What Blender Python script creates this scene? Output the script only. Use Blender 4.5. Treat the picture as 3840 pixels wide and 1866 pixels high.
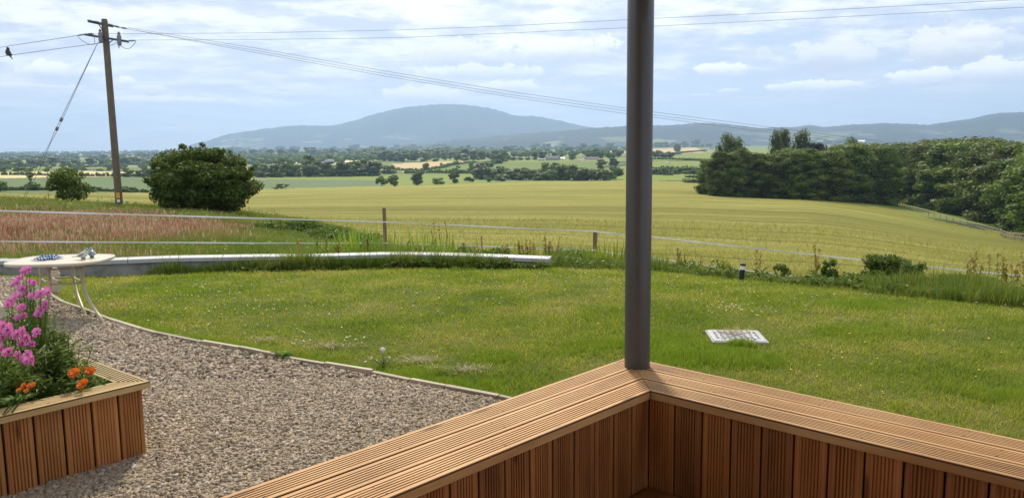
import bpy, bmesh, math, random
import numpy as np
from mathutils import Vector, Matrix, noise as mnoise
PI = math.pi
rng = np.random.default_rng(7)
random.seed(7)
scene = bpy.context.scene
for o in list(bpy.data.objects):
    bpy.data.objects.remove(o)

# ------------------------------------------------------------------ camera
FPX, HROW, ROLL, EYE = 2980.0, 545.0, math.radians(0.6), 1.5
PITCH = math.atan((933 - HROW) / FPX)
FW = np.array([0, math.cos(PITCH), -math.sin(PITCH)])
_r0 = np.array([1.0, 0, 0]); _u0 = np.array([0, math.sin(PITCH), math.cos(PITCH)])
RT = _r0 * math.cos(ROLL) - _u0 * math.sin(ROLL)
UP = _u0 * math.cos(ROLL) + _r0 * math.sin(ROLL)
cam = bpy.data.cameras.new('camera'); camo = bpy.data.objects.new('camera', cam)
scene.collection.objects.link(camo); scene.camera = camo
cam.sensor_width = 36; cam.sensor_fit = 'HORIZONTAL'; cam.lens = 36 * FPX / 3840
cam.clip_start = 0.05; cam.clip_end = 60000
m = Matrix.Identity(4)
for i, v in enumerate((RT, UP, -FW)):
    for j in range(3): m[j][i] = v[j]
m[2][3] = EYE
camo.matrix_world = m

SUN_AZ, SUN_EL = math.radians(-5), math.radians(42)     # azimuth from +Y, negative = left
sunv = Vector((math.sin(SUN_AZ) * math.cos(SUN_EL), math.cos(SUN_AZ) * math.cos(SUN_EL), math.sin(SUN_EL)))
sl = bpy.data.lights.new('sun', 'SUN'); sl.energy = 3.8; sl.angle = math.radians(6.5); sl.color = (1.0, 0.90, 0.70)
so = bpy.data.objects.new('sun', sl); scene.collection.objects.link(so)
so.rotation_euler = (-sunv).to_track_quat('-Z', 'Y').to_euler()
scene.view_settings.view_transform = 'Standard'; scene.view_settings.look = 'None'
scene.view_settings.exposure = 0.35; scene.view_settings.gamma = 1.0

# ------------------------------------------------------------------ node helpers
class NT:
    def __init__(s, nt): s.t = nt; s.n = nt.nodes; s.l = nt.links
    def new(s, ty, **kw):
        n = s.n.new(ty)
        for k, v in kw.items(): setattr(n, k, v)
        return n
    def put(s, sock, v):
        if v is None: return
        if isinstance(v, bpy.types.NodeSocket): s.l.new(v, sock)
        else:
            if isinstance(v, (tuple, list)) and sock.type == 'RGBA' and len(v) == 3: v = (*v, 1)
            sock.default_value = v
    def math(s, op, a, b=None, c=None, clamp=False):
        n = s.new('ShaderNodeMath', operation=op, use_clamp=clamp)
        s.put(n.inputs[0], a); s.put(n.inputs[1], b); s.put(n.inputs[2], c)
        return n.outputs[0]
    def vmath(s, op, a, b=None, out=0):
        n = s.new('ShaderNodeVectorMath', operation=op)
        s.put(n.inputs[0], a)
        if b is not None: s.put(n.inputs[3 if op == 'SCALE' else 1], b)
        return n.outputs[out]
    def mix(s, f, a, b, mode='MIX'):
        n = s.new('ShaderNodeMix', data_type='RGBA', blend_type=mode)
        s.put(n.inputs[0], f); s.put(n.inputs[6], a); s.put(n.inputs[7], b)
        return n.outputs[2]
    def ramp(s, f, stops, interp='LINEAR'):
        n = s.new('ShaderNodeValToRGB'); n.color_ramp.interpolation = interp
        e = n.color_ramp.elements
        while len(e) < len(stops): e.new(0.5)
        for k, (p, c) in zip(e, stops):
            k.position = p; k.color = (*c, 1) if len(c) == 3 else c
        s.put(n.inputs[0], f)
        return n.outputs[0]
    def smooth(s, x, a, b, lo=0.0, hi=1.0):
        n = s.new('ShaderNodeMapRange', interpolation_type='SMOOTHSTEP')
        s.put(n.inputs[0], x)
        n.inputs[1].default_value = a; n.inputs[2].default_value = b
        n.inputs[3].default_value = lo; n.inputs[4].default_value = hi
        return n.outputs[0]
    def noise(s, vec, scale, detail=3, rough=0.55, dist=0.0, out=0):
        n = s.new('ShaderNodeTexNoise'); s.put(n.inputs['Vector'], vec)
        n.inputs['Scale'].default_value = scale; n.inputs['Detail'].default_value = detail
        n.inputs['Roughness'].default_value = rough; n.inputs['Distortion'].default_value = dist
        return n.outputs[out]
    def scalev(s, vec, v):
        return s.vmath('MULTIPLY', vec, v)

# ------------------------------------------------------------------ sky
def azel(px, py):
    d = FW * FPX + RT * (px - 1920) - UP * (py - 933)
    d /= np.linalg.norm(d)
    return math.atan2(d[0], d[1]), math.asin(d[2])

world = bpy.data.worlds.new('World'); scene.world = world; world.use_nodes = True
def build_sky():
    N = NT(world.node_tree); N.n.clear()
    out = N.new('ShaderNodeOutputWorld'); bg = N.new('ShaderNodeBackground')
    N.l.new(bg.outputs[0], out.inputs[0]); bg.inputs[1].default_value = 0.084
    sky = N.new('ShaderNodeTexSky', sky_type='NISHITA'); sky.sun_disc = False
    sky.sun_elevation = SUN_EL; sky.sun_rotation = SUN_AZ
    sky.air_density = 1.0; sky.dust_density = 0.6; sky.ozone_density = 1.5; sky.altitude = 100
    tc = N.new('ShaderNodeTexCoord').outputs['Generated']
    sep = N.new('ShaderNodeSeparateXYZ'); N.l.new(tc, sep.inputs[0])
    x, y, z = sep.outputs
    az = N.math('ARCTAN2', x, y); el = N.math('ARCSINE', z)
    zc = N.math('ADD', N.math('MAXIMUM', z, 0.0), 0.10)
    comb = N.new('ShaderNodeCombineXYZ')
    N.put(comb.inputs[0], N.math('DIVIDE', x, zc)); N.put(comb.inputs[1], N.math('DIVIDE', y, zc))
    P = comb.outputs[0]
    n1 = N.noise(N.scalev(P, (1.0, 1.0, 1)), 1.1, 8, 0.58, 0.3)
    n2 = N.noise(N.scalev(P, (0.8, 1.2, 1)), 3.0, 7, 0.62, 0.3)
    lay = N.math('ADD', N.math('MULTIPLY', n1, 0.65), N.math('MULTIPLY', n2, 0.35))
    # heavier veil towards the left and the zenith, open blue band lower right
    bias = N.math('ADD', N.smooth(el, 0.08, 0.22, 0.01, 0.15), N.smooth(az, 0.25, -0.30, 0.0, 0.05))
    lay = N.math('ADD', lay, bias)
    cover = N.smooth(lay, 0.44, 0.62)
    # clear sky colour: real sky, milked by high veil and horizon murk
    veil = N.smooth(az, 0.30, -0.45, 0.25, 0.55)
    base = N.mix(veil, N.mix(0.8, sky.outputs[0], (4.9, 6.1, 8.5)), (7.6, 8.3, 9.7))
    hz = N.smooth(el, 0.13, -0.01)
    base = N.mix(N.math('MULTIPLY', hz, 0.80), base, (8.5, 8.8, 9.8))
    thick = N.smooth(N.noise(N.vmath('ADD', P, (3.1, 7.7, 0)), 2.0, 7, 0.6), 0.43, 0.62)
    ccol = N.mix(thick, (11.2, 11.2, 11.2), (6.6, 7.1, 8.5))
    low = N.smooth(el, 0.02, 0.15, 0.35, 0.95)
    col = N.mix(N.math('MULTIPLY', cover, low), base, ccol)
    # cumulus puffs : centre px, half width px, half height px, brightness, opacity
    puffs = [(215, 268, 130, 34, 1.0, .9), (475, 308, 30, 22, 1.0, .85), (560, 338, 60, 20, .9, .6), (60, 325, 250, 14, .95, .6),
             (640, 378, 300, 14, 1.0, .75), (1175, 175, 55, 14, .95, .6), (1600, 362, 150, 38, .93, .8), (1905, 330, 100, 30, .97, .8),
             (1770, 215, 220, 62, .86, .8), (2110, 195, 230, 50, .97, .8), (1800, 275, 210, 30, .96, .7),
             (2710, 262, 92, 26, 1.0, .95), (2630, 357, 30, 10, 1.0, .9), (2742, 342, 55, 12, .97, .85),
             (3000, 325, 95, 26, 1.04, .95), (3175, 318, 55, 18, 1.04, .95), (3130, 215, 140, 75, .87, .7),
             (3560, 185, 190, 80, .88, .85), (3470, 290, 140, 32, 1.05, .95), (3740, 275, 200, 48, 1.0, .95),
             (1850, 330, 90, 22, .93, .6), (2870, 210, 30, 32, .9, .4), (3700, 135, 110, 30, .95, .6)]
    wv = N.new('ShaderNodeCombineXYZ'); N.put(wv.inputs[0], az); N.put(wv.inputs[1], N.math('MULTIPLY', el, 1.6))
    w = N.noise(wv.outputs[0], 26, 6, 0.62, 0.3); w2 = N.noise(N.vmath('ADD', wv.outputs[0], (7, 3, 1)), 75, 4, 0.6)
    wob = N.math('ADD', N.math('MULTIPLY', N.math('SUBTRACT', w, 0.5), 2.4), N.math('MULTIPLY', N.math('SUBTRACT', w2, 0.5), 1.1))
    for (cx, cy, hw, hh, br, op) in puffs:
        a0, e0 = azel(cx, cy); a1, _ = azel(cx + hw, cy); _, e1 = azel(cx, cy - hh)
        dx = N.math('DIVIDE', N.math('SUBTRACT', az, a0), (a1 - a0) * 1.15)
        dy = N.math('DIVIDE', N.math('SUBTRACT', el, e0), (e1 - e0) * 1.15)
        up = N.math('MAXIMUM', dy, 0.0); dn = N.math('MINIMUM', dy, 0.0)
        r = N.math('SQRT', N.math('ADD', N.math('MULTIPLY', dx, dx), N.math('ADD', N.math('MULTIPLY', up, up), N.math('MULTIPLY', N.math('MULTIPLY', dn, dn), 2.2))))
        mk = N.smooth(N.math('ADD', r, wob), 1.06, 0.78)
        sh = N.smooth(N.math('ADD', dy, N.math('MULTIPLY', wob, -0.5)), -0.7, 0.6)
        cc = N.mix(sh, (7.4 * br, 7.8 * br, 9.0 * br), (12.2 * br, 12.0 * br, 11.8 * br))
        col = N.mix(N.math('MULTIPLY', mk, op), col, cc)
    # glare of the thinly veiled sun
    dt = N.vmath('DOT_PRODUCT', tc, tuple(sunv), out=1)
    gl = N.math('POWER', N.math('MAXIMUM', dt, 0.0), 14)
    col = N.mix(1.0, col, N.vmath('SCALE', (2.6, 2.5, 2.3), gl), 'ADD')
    N.put(bg.inputs[0], col)
build_sky()

# ------------------------------------------------------------------ object helpers
COL = scene.collection
def tag(o, label=None, cat=None, group=None, kind=None):
    if label: o['label'] = label
    if cat: o['category'] = cat
    if group: o['group'] = group
    if kind: o['kind'] = kind
    return o
def empty(name, loc=(0, 0, 0), rz=0.0, label=None, cat=None, group=None):
    o = bpy.data.objects.new(name, None); COL.objects.link(o)
    o.location = loc; o.rotation_euler = (0, 0, rz); o.empty_display_size = 0.1
    return tag(o, label, cat, group)
def mesh_np(name, V, F, mats, parent=None, smooth=False, st=None, midx=None, link=True):
    """V (n,3), F (m,k) array or list of index lists"""
    me = bpy.data.meshes.new(name)
    V = np.asarray(V, dtype=np.float32)
    if isinstance(F, np.ndarray):
        k = F.shape[1]; nf = F.shape[0]
        me.vertices.add(len(V)); me.vertices.foreach_set('co', V.ravel())
        me.loops.add(nf * k); me.loops.foreach_set('vertex_index', F.astype(np.int32).ravel())
        me.polygons.add(nf); me.polygons.foreach_set('loop_start', np.arange(0, nf * k, k, dtype=np.int32))
        me.polygons.foreach_set('loop_total', np.full(nf, k, dtype=np.int32))
        me.update(calc_edges=True)
    else:
        me.from_pydata([tuple(map(float, v)) for v in V], [], F); me.update()
    if smooth: me.polygons.foreach_set('use_smooth', np.ones(len(me.polygons), dtype=bool))
    if midx is not None: me.polygons.foreach_set('material_index', np.asarray(midx, dtype=np.int32))
    if st is not None:
        a = me.attributes.new('st', 'FLOAT_VECTOR', 'POINT'); a.data.foreach_set('vector', np.asarray(st, dtype=np.float32).ravel())
    for mm in (mats if isinstance(mats, (list, tuple)) else [mats]): me.materials.append(mm)
    if not link: return me
    o = bpy.data.objects.new(name, me); COL.objects.link(o)
    if parent: o.parent = parent
    return o
class MB:
    def __init__(s): s.v = []; s.f = []; s.m = []; s.st = []
    def _add(s, vs, fs, mi=0, st=None):
        b = len(s.v); s.v += [tuple(v) for v in vs]
        s.f += [[b + i for i in f] for f in fs]; s.m += [mi] * len(fs)
        s.st += list(st) if st is not None else [tuple(v) for v in vs]
        return s
    def box(s, c, d, rz=0.0, mi=0, M=None, taper=1.0):
        x, y, z = d[0] / 2, d[1] / 2, d[2] / 2
        vs = [Vector((sx * x * (taper if sz > 0 else 1), sy * y * (taper if sz > 0 else 1), sz * z)) for sz in (-1, 1) for sy in (-1, 1) for sx in (-1, 1)]
        R = M or Matrix.Rotation(rz, 3, 'Z')
        vs = [R @ v + Vector(c) for v in vs]
        return s._add(vs, [(0, 2, 3, 1), (4, 5, 7, 6), (0, 1, 5, 4), (2, 6, 7, 3), (0, 4, 6, 2), (1, 3, 7, 5)], mi)
    def bevbox(s, c, d, b=0.004, rz=0.0, mi=0):
        """box with chamfered edges all round"""
        bm = bmesh.new(); bmesh.ops.create_cube(bm, size=1)
        for v in bm.verts: v.co = Vector((v.co.x * d[0], v.co.y * d[1], v.co.z * d[2]))
        bmesh.ops.bevel(bm, geom=list(bm.edges), offset=b, segments=2, affect='EDGES', profile=0.5)
        R = Matrix.Rotation(rz, 3, 'Z'); bm.verts.index_update()
        s._add([R @ v.co + Vector(c) for v in bm.verts], [[v.index for v in f.verts] for f in bm.faces], mi); bm.free()
        return s
    def tube(s, pts, r, n=8, mi=0, cap=True):
        pts = [Vector(p) for p in pts]; k = len(pts)
        rs = r if isinstance(r, (list, tuple)) else [r] * k
        vs = []; st = []; L = 0; prev = None
        for i, p in enumerate(pts):
            d = (pts[min(i + 1, k - 1)] - pts[max(i - 1, 0)]).normalized()
            if prev is None:
                a = d.cross(Vector((0, 0, 1)))
                if a.length < 0.05: a = d.cross(Vector((1, 0, 0)))
            else: a = prev - d * prev.dot(d)
            a.normalize(); prev = a; b = d.cross(a)
            if i: L += (p - pts[i - 1]).length
            for j in range(n):
                t = 2 * PI * j / n
                vs.append(p + (a * math.cos(t) + b * math.sin(t)) * rs[i]); st.append((L, j / n, 0))
        fs = [(i * n + j, i * n + (j + 1) % n, (i + 1) * n + (j + 1) % n, (i + 1) * n + j) for i in range(k - 1) for j in range(n)]
        if cap: fs += [tuple(range(n - 1, -1, -1)), tuple((k - 1) * n + j for j in range(n))]
        return s._add(vs, fs, mi, st)
    def lathe(s, prof, c=(0, 0, 0), n=20, mi=0, M=None, sx=1, sy=1):
        vs = []; k = len(prof)
        for r, z in prof:
            for j in range(n):
                t = 2 * PI * j / n; vs.append(Vector((r * sx * math.cos(t), r * sy * math.sin(t), z)))
        if M: vs = [M @ v for v in vs]
        vs = [v + Vector(c) for v in vs]
        fs = [(i * n + j, i * n + (j + 1) % n, (i + 1) * n + (j + 1) % n, (i + 1) * n + j) for i in range(k - 1) for j in range(n)]
        fs += [tuple(range(n - 1, -1, -1)), tuple((k - 1) * n + j for j in range(n))]
        return s._add(vs, fs, mi)
    def build(s, name, mats, parent=None, smooth=False, link=True):
        return mesh_np(name, s.v, s.f, mats, parent, smooth, s.st, s.m, link)

# ------------------------------------------------------------------ camera-measured geometry (surveying only)
def raydir(px, py):
    d = FW * FPX + RT * (px - 1920) - UP * (py - 933)
    return d / d[1]
def at(px, py, z):
    d = raydir(px, py); t = (z - EYE) / d[2]
    return np.array([d[0] * t, t])
def atd(px, py, Y):
    d = raydir(px, py)
    return Vector((d[0] * Y, Y, EYE + d[2] * Y))
def project(X, Y, Z):
    zc = X * FW[0] + Y * FW[1] + (Z - EYE) * FW[2]
    xc = X * RT[0] + Y * RT[1] + (Z - EYE) * RT[2]
    yc = X * UP[0] + Y * UP[1] + (Z - EYE) * UP[2]
    return 1920 + FPX * xc / zc, 933 - FPX * yc / zc
LX = lambda r, px: r   # readability
def pchip(x, y, xi):
    x = np.asarray(x, float); y = np.asarray(y, float); h = np.diff(x); dl = np.diff(y) / h
    d = np.zeros_like(y)
    for k in range(1, len(x) - 1):
        if dl[k - 1] * dl[k] > 0:
            w1 = 2 * h[k] + h[k - 1]; w2 = h[k] + 2 * h[k - 1]
            d[k] = (w1 + w2) / (w1 / dl[k - 1] + w2 / dl[k])
    d[0] = dl[0]; d[-1] = dl[-1]
    i = np.clip(np.searchsorted(x, xi) - 1, 0, len(x) - 2); t = (xi - x[i]) / h[i]
    return (y[i] * (1 + 2 * t) * (1 - t) ** 2 + h[i] * d[i] * t * (1 - t) ** 2 + y[i + 1] * t * t * (3 - 2 * t) + h[i] * d[i + 1] * t * t * (t - 1))
# survey: column -> list of (distance, height below eye) or (distance, -row)
SURV = {
 0:    [(1, 1.35), (7, 1.35), (12, 1.60), (20, 2.0), (37, 2.5), (50, 3.0), (80, 7.0), (172, -745), (230, -720), (400, -674), (600, -650), (1000, -627), (2000, -602), (4000, -585), (8000, -576), (14000, -573)],
 700:  [(1, 1.35), (7, 1.35), (12, 1.68), (20, 2.20), (37, 2.85), (55, 4.3), (80, 7.0), (150, -765), (217, -745), (380, -712), (420, -705), (520, -668), (700, -650), (1000, -634), (1500, -612), (2000, -600), (4000, -578), (8000, -568), (14000, -565)],
 1500: [(1, 1.35), (7, 1.35), (12, 1.78), (15, 2.20), (20, 2.90), (30, 3.75), (60, -838), (100, -790), (217, -728), (430, -696), (480, -694), (600, -674), (650, -664), (720, -652), (800, -638), (1000, -620), (1300, -600), (2000, -582), (4000, -564), (8000, -556), (14000, -553)],
 2070: [(1, 1.4), (7, 1.42), (12, 1.90), (15, 2.4), (20, 3.0), (30, 3.85), (60, -838), (100, -790), (217, -722), (430, -682), (480, -681), (600, -664), (680, -650), (720, -642), (860, -613), (900, -606), (1100, -594), (1300, -586), (2000, -575), (4000, -558), (8000, -550), (14000, -547)],
 2500: [(1, 1.5), (7, 1.5), (11, 1.9), (15, 2.5), (20, 3.2), (30, 4.1), (60, -850), (100, -792), (217, -718), (350, -684), (430, -672), (480, -672), (600, -650), (700, -625), (800, -605), (1000, -585), (2000, -565), (4000, -550), (8000, -545), (14000, -543)],
 3000: [(1, 1.5), (7, 1.5), (11, 2.0), (15, 2.75), (20, 3.4), (30, 4.4), (60, -868), (100, -803), (180, -752), (230, -735), (350, -690), (430, -678), (600, -640), (800, -600), (1000, -580), (2000, -560), (4000, -546), (8000, -541), (14000, -539)],
 3840: [(1, 1.5), (7, 1.55), (10, 1.95), (12, 2.35), (16, 3.3), (25, 4.6), (60, -955), (100, -908), (145, -882), (217, -800), (350, -700), (600, -620), (1000, -565), (2000, -550), (4000, -538), (8000, -533), (14000, -531)]}
LG = np.linspace(0, math.log(14000), 700)
TCOL = []; ZTAB = []
for px, pr in SURV.items():
    ds = [p[0] for p in pr]; zs = []
    for d, v in pr:
        zs.append(-v if v > 0 else raydir(px, -v)[2] * d)
    TCOL.append(raydir(px, 800)[0]); ZTAB.append(pchip(np.log(ds), zs, LG))
TCOL = [-3.0] + TCOL + [3.0]; ZTAB = np.array([ZTAB[0]] + ZTAB + [ZTAB[-1]]); TCOL = np.array(TCOL)
def zfar(X, Y):
    X = np.asarray(X, float); Y = np.asarray(Y, float)
    Yc = np.clip(Y, 1.0, 13900); t = np.clip(X / Yc, -2.99, 2.99)
    i = np.clip(np.searchsorted(TCOL, t) - 1, 0, len(TCOL) - 2)
    f = (t - TCOL[i]) / (TCOL[i + 1] - TCOL[i]); f = f * f * (3 - 2 * f) * 0.6 + f * 0.4
    g = np.log(Yc) / LG[-1] * (len(LG) - 1); k = np.clip(g.astype(int), 0, len(LG) - 2); h = g - k
    a = ZTAB[i, k] * (1 - h) + ZTAB[i, k + 1] * h; b = ZTAB[i + 1, k] * (1 - h) + ZTAB[i + 1, k + 1] * h
    return EYE + a * (1 - f) + b * f
def zlawn(X, Y):
    X = np.asarray(X, float); Y = np.asarray(Y, float)
    d = np.maximum(Y - 6.8, 0)
    z = -0.0112 * d ** 2 * (d < 3) - (d >= 3) * (0.1008 + 0.0672 * (d - 3))
    z = z - 0.055 * np.maximum(X - 0.5, 0) * np.clip((Y - 6) / 6, 0, 1.5)
    return z
# boundary of lawn (wall + fence line), plan points
WALLPX = [(-700, 1010), (-100, 1026), (320, 1040), (640, 1026), (900, 1018), (1200, 1010), (1500, 1004), (1800, 1004), (2060, 1006)]
FENCEPX = [(2200, 1012), (2450, 1016), (2780, 1050), (3100, 1080), (3400, 1110), (3840, 1150), (4700, 1260)]
def lawnhit(px, py):
    d = raydir(px, py); Y = np.linspace(2, 40, 8000); z = EYE + d[2] * Y
    k = np.argmax(z < zlawn(d[0] * Y, Y)); return np.array([d[0] * Y[k], Y[k]])
WALLP = [lawnhit(*p) for p in WALLPX]; FENP = [lawnhit(*p) for p in FENCEPX]
EDGEP = WALLP + FENP
_ea = np.array(EDGEP); _et = _ea[:, 0] / _ea[:, 1]
def edgeY(X, Y):    # forward distance of lawn edge along the same azimuth
    return np.interp(np.asarray(X) / np.maximum(np.asarray(Y), .1), _et, _ea[:, 1])
def H(X, Y):
    X = np.asarray(X, float); Y = np.asarray(Y, float); e = edgeY(X, Y)
    zl = zlawn(X, Y); zf = zfar(X, Y)
    t = X / np.maximum(Y, .1)
    onwall = np.clip((0.03 - t) / 0.05, 0, 1)          # retained ground left of the wall's end
    w1 = np.clip((Y - e) / 4.0, 0, 1); w1 = w1 * w1 * (3 - 2 * w1)
    w2 = np.clip((Y - e) / 0.12, 0, 1)
    w = onwall * w2 + (1 - onwall) * w1
    return zl * (1 - w) + zf * w
def ghit(px, py, lo=8.0, hi=13000.0):
    d = raydir(px, py); Y = np.exp(np.linspace(math.log(lo), math.log(hi), 6000)); z = EYE + d[2] * Y; h = H(d[0] * Y, Y)
    b = z < h
    k = int(np.argmax(b)) if b.any() else int(np.argmin(z - h))
    return Vector((d[0] * Y[k], Y[k], float(h[k])))
def inpoly(X, Y, poly):
    X = np.asarray(X); Y = np.asarray(Y); r = np.zeros(X.shape, bool); n = len(poly)
    for i in range(n):
        x1, y1 = poly[i][:2]; x2, y2 = poly[(i + 1) % n][:2]
        if y1 == y2: continue
        c = ((y1 > Y) != (y2 > Y)) & (X < (x2 - x1) * (Y - y1) / (y2 - y1) + x1); r ^= c
    return r
def snoise(X, Y, s, seed=0):
    """cheap smooth value noise, vectorised"""
    X = np.asarray(X) * s + seed * 17.3; Y = np.asarray(Y) * s + seed * 9.1
    xi = np.floor(X).astype(int); yi = np.floor(Y).astype(int); fx = X - xi; fy = Y - yi
    fx = fx * fx * (3 - 2 * fx); fy = fy * fy * (3 - 2 * fy)
    def h(a, b):
        v = np.sin(a * 127.1 + b * 311.7 + seed) * 43758.5453; return v - np.floor(v)
    return (h(xi, yi) * (1 - fx) + h(xi + 1, yi) * fx) * (1 - fy) + (h(xi, yi + 1) * (1 - fx) + h(xi + 1, yi + 1) * fx) * fy

# ------------------------------------------------------------------ materials
def new_mat(name):
    mt = bpy.data.materials.new(name); mt.use_nodes = True; N = NT(mt.node_tree)
    b = N.n['Principled BSDF']; return mt, N, b
def simple(name, col, rough=0.6, metal=0.0, var=0.12, scale=30, bump=0.0, spec=0.5):
    mt, N, b = new_mat(name)
    co = N.new('ShaderNodeTexCoord').outputs['Object']
    n = N.noise(co, scale, 4)
    c = N.mix(n, tuple(x * (1 - var) for x in col), tuple(min(1, x * (1 + var)) for x in col))
    N.put(b.inputs['Base Color'], c); b.inputs['Roughness'].default_value = rough; b.inputs['Metallic'].default_value = metal
    b.inputs['Specular IOR Level'].default_value = spec
    if bump:
        bp = N.new('ShaderNodeBump'); bp.inputs['Strength'].default_value = bump; bp.inputs['Distance'].default_value = 0.01
        N.put(bp.inputs['Height'], n); N.l.new(bp.outputs[0], b.inputs['Normal'])
    return mt
def leafy(name, stops, trans=0.35, posscale=0.6, posamt=0.35, rough=0.6, gloss=0.25):
    """foliage: colour differs leaf by leaf and clump by clump"""
    mt, N, b = new_mat(name)
    g = N.new('ShaderNodeNewGeometry'); oi = N.new('ShaderNodeObjectInfo')
    pn = N.noise(g.outputs['Position'], posscale, 3)
    f = N.math('ADD', N.math('MULTIPLY', g.outputs['Random Per Island'], 1 - posamt), N.math('MULTIPLY', pn, posamt))
    col = N.ramp(f, stops)
    hs = N.new('ShaderNodeHueSaturation'); N.put(hs.inputs['Color'], col)
    N.put(hs.inputs['Value'], N.math('MULTIPLY_ADD', oi.outputs['Random'], 0.75, 0.72))
    N.put(hs.inputs['Hue'], N.math('MULTIPLY_ADD', oi.outputs['Random'], 0.03, 0.487))
    N.put(b.inputs['Base Color'], hs.outputs[0]); b.inputs['Roughness'].default_value = rough
    b.inputs['Specular IOR Level'].default_value = gloss
    if trans:
        t = N.new('ShaderNodeBsdfTranslucent'); N.put(t.inputs[0], N.mix(0.5, hs.outputs[0], (0.16, 0.22, 0.02)))
        mx = N.new('ShaderNodeMixShader'); mx.inputs[0].default_value = trans
        N.l.new(b.outputs[0], mx.inputs[1]); N.l.new(t.outputs[0], mx.inputs[2])
        N.l.new(mx.outputs[0], N.n['Material Output'].inputs[0])
    return mt
def wood(name, light, mid, dark, wear=0.3, rough=0.65, green=0.0, screws=False):
    mt, N, b = new_mat(name)
    at_ = N.new('ShaderNodeAttribute', attribute_name='st').outputs['Vector']
    oi = N.new('ShaderNodeObjectInfo').outputs['Random']
    off = N.new('ShaderNodeCombineXYZ'); N.put(off.inputs[0], N.math('MULTIPLY', oi, 37)); N.put(off.inputs[1], N.math('MULTIPLY', oi, 5.3))
    p = N.vmath('ADD', at_, off.outputs[0])
    warp = N.noise(N.scalev(p, (1.6, 9, 9)), 1.0, 3)
    g1 = N.new('ShaderNodeTexWave', wave_type='BANDS', bands_direction='Y')
    g1.inputs['Scale'].default_value = 22; g1.inputs['Distortion'].default_value = 9; g1.inputs['Detail'].default_value = 3; g1.inputs['Detail Scale'].default_value = 0.35
    N.put(g1.inputs[0], N.scalev(p, (0.10, 1, 1)))
    fine = N.noise(N.scalev(p, (4, 110, 110)), 1.0, 3, 0.7)
    tone = N.noise(N.scalev(p, (2.2, 6, 6)), 1.0, 4, 0.6)
    f = N.math('ADD', N.math('MULTIPLY', g1.outputs[1], 0.16), N.math('ADD', N.math('MULTIPLY', fine, 0.28), N.math('MULTIPLY', tone, 0.62)))
    col = N.ramp(f, [(0.22, dark), (0.5, mid), (0.78, light)])
    # knots
    vo = N.new('ShaderNodeTexVoronoi'); N.put(vo.inputs['Vector'], N.scalev(p, (2.1, 9.5, 9.5))); vo.inputs['Scale'].default_value = 1.0
    kn = N.smooth(vo.outputs['Distance'], 0.16, 0.05)
    col = N.mix(N.math('MULTIPLY', kn, 0.75), col, tuple(c * 0.35 for c in dark))
    hs = N.new('ShaderNodeHueSaturation'); N.put(hs.inputs['Color'], col)
    N.put(hs.inputs['Value'], N.math('MULTIPLY_ADD', oi, 0.45, 0.78))
    c2 = hs.outputs[0]
    if screws:      # countersunk screw heads in pairs, and a few water stains
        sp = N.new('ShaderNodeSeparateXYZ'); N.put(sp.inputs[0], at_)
        sx = N.math('MULTIPLY', N.math('SUBTRACT', N.math('FRACT', N.math('DIVIDE', N.math('ADD', sp.outputs[0], -.14), .5)), .5), .5)
        sy = N.math('SUBTRACT', N.math('ABSOLUTE', sp.outputs[1]), .034)
        dd = N.math('SQRT', N.math('ADD', N.math('MULTIPLY', sx, sx), N.math('MULTIPLY', sy, sy)))
        c2 = N.mix(N.smooth(dd, .0055, .0040), c2, (.03, .025, .02))
        stn = N.noise(N.scalev(p, (3.5, 11, 11)), 1.0, 5, .65)
        c2 = N.mix(N.smooth(stn, .60, .74, 0, .5), c2, (.15, .12, .10))
        c2 = N.mix(N.math('MULTIPLY', N.smooth(sp.outputs[2], -.001, -.0035, 0, .92), N.smooth(sp.outputs[2], -.0085, -.0078)), c2, (.045, .022, .012))  # shade in the groove bottoms painted into the board colour
    if green:
        gn = N.noise(N.scalev(p, (3, 14, 14)), 1.0, 3)
        c2 = N.mix(N.math('MULTIPLY', N.smooth(gn, 0.45, 0.7), green), c2, (0.13, 0.15, 0.04))
    N.put(b.inputs['Base Color'], c2); b.inputs['Roughness'].default_value = rough; b.inputs['Specular IOR Level'].default_value = 0.35
    bp = N.new('ShaderNodeBump'); bp.inputs['Strength'].default_value = 0.35; bp.inputs['Distance'].default_value = 0.002
    N.put(bp.inputs['Height'], f); N.l.new(bp.outputs[0], b.inputs['Normal'])
    return mt
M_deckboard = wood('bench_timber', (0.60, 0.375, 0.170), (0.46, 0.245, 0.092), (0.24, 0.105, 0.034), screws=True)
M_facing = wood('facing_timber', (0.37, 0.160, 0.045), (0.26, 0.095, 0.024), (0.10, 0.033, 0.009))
M_planter = wood('planter_timber', (0.46, 0.25, 0.09), (0.36, 0.155, 0.05), (0.20, 0.065, 0.022))
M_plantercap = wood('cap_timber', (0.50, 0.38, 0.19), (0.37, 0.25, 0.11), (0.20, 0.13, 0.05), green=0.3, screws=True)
M_oldwood = wood('weathered_timber', (0.40, 0.34, 0.26), (0.28, 0.23, 0.16), (0.13, 0.10, 0.065))
M_post = wood('post_timber', (0.26, 0.19, 0.11), (0.17, 0.12, 0.065), (0.08, 0.055, 0.03))
M_pole = wood('pole_timber', (0.16, 0.13, 0.09), (0.10, 0.08, 0.055), (0.05, 0.04, 0.028))
M_bark = simple('bark', (0.09, 0.075, 0.055), 0.9, var=0.4, scale=8, bump=0.5)
M_black = simple('black_metal', (0.012, 0.012, 0.018), 0.45)
M_darkmetal = simple('dark_galvanised', (0.07, 0.075, 0.08), 0.5, 0.5)
M_insul = simple('grey_porcelain', (0.16, 0.17, 0.20), 0.25)
M_wire = simple('wire', (0.13, 0.132, 0.14), 0.5, 0.3)
M_tape = simple('white_tape', (0.72, 0.73, 0.75), 0.6, var=0.05)
M_white = simple('white_paint', (0.78, 0.77, 0.74), 0.5, var=0.05)
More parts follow.
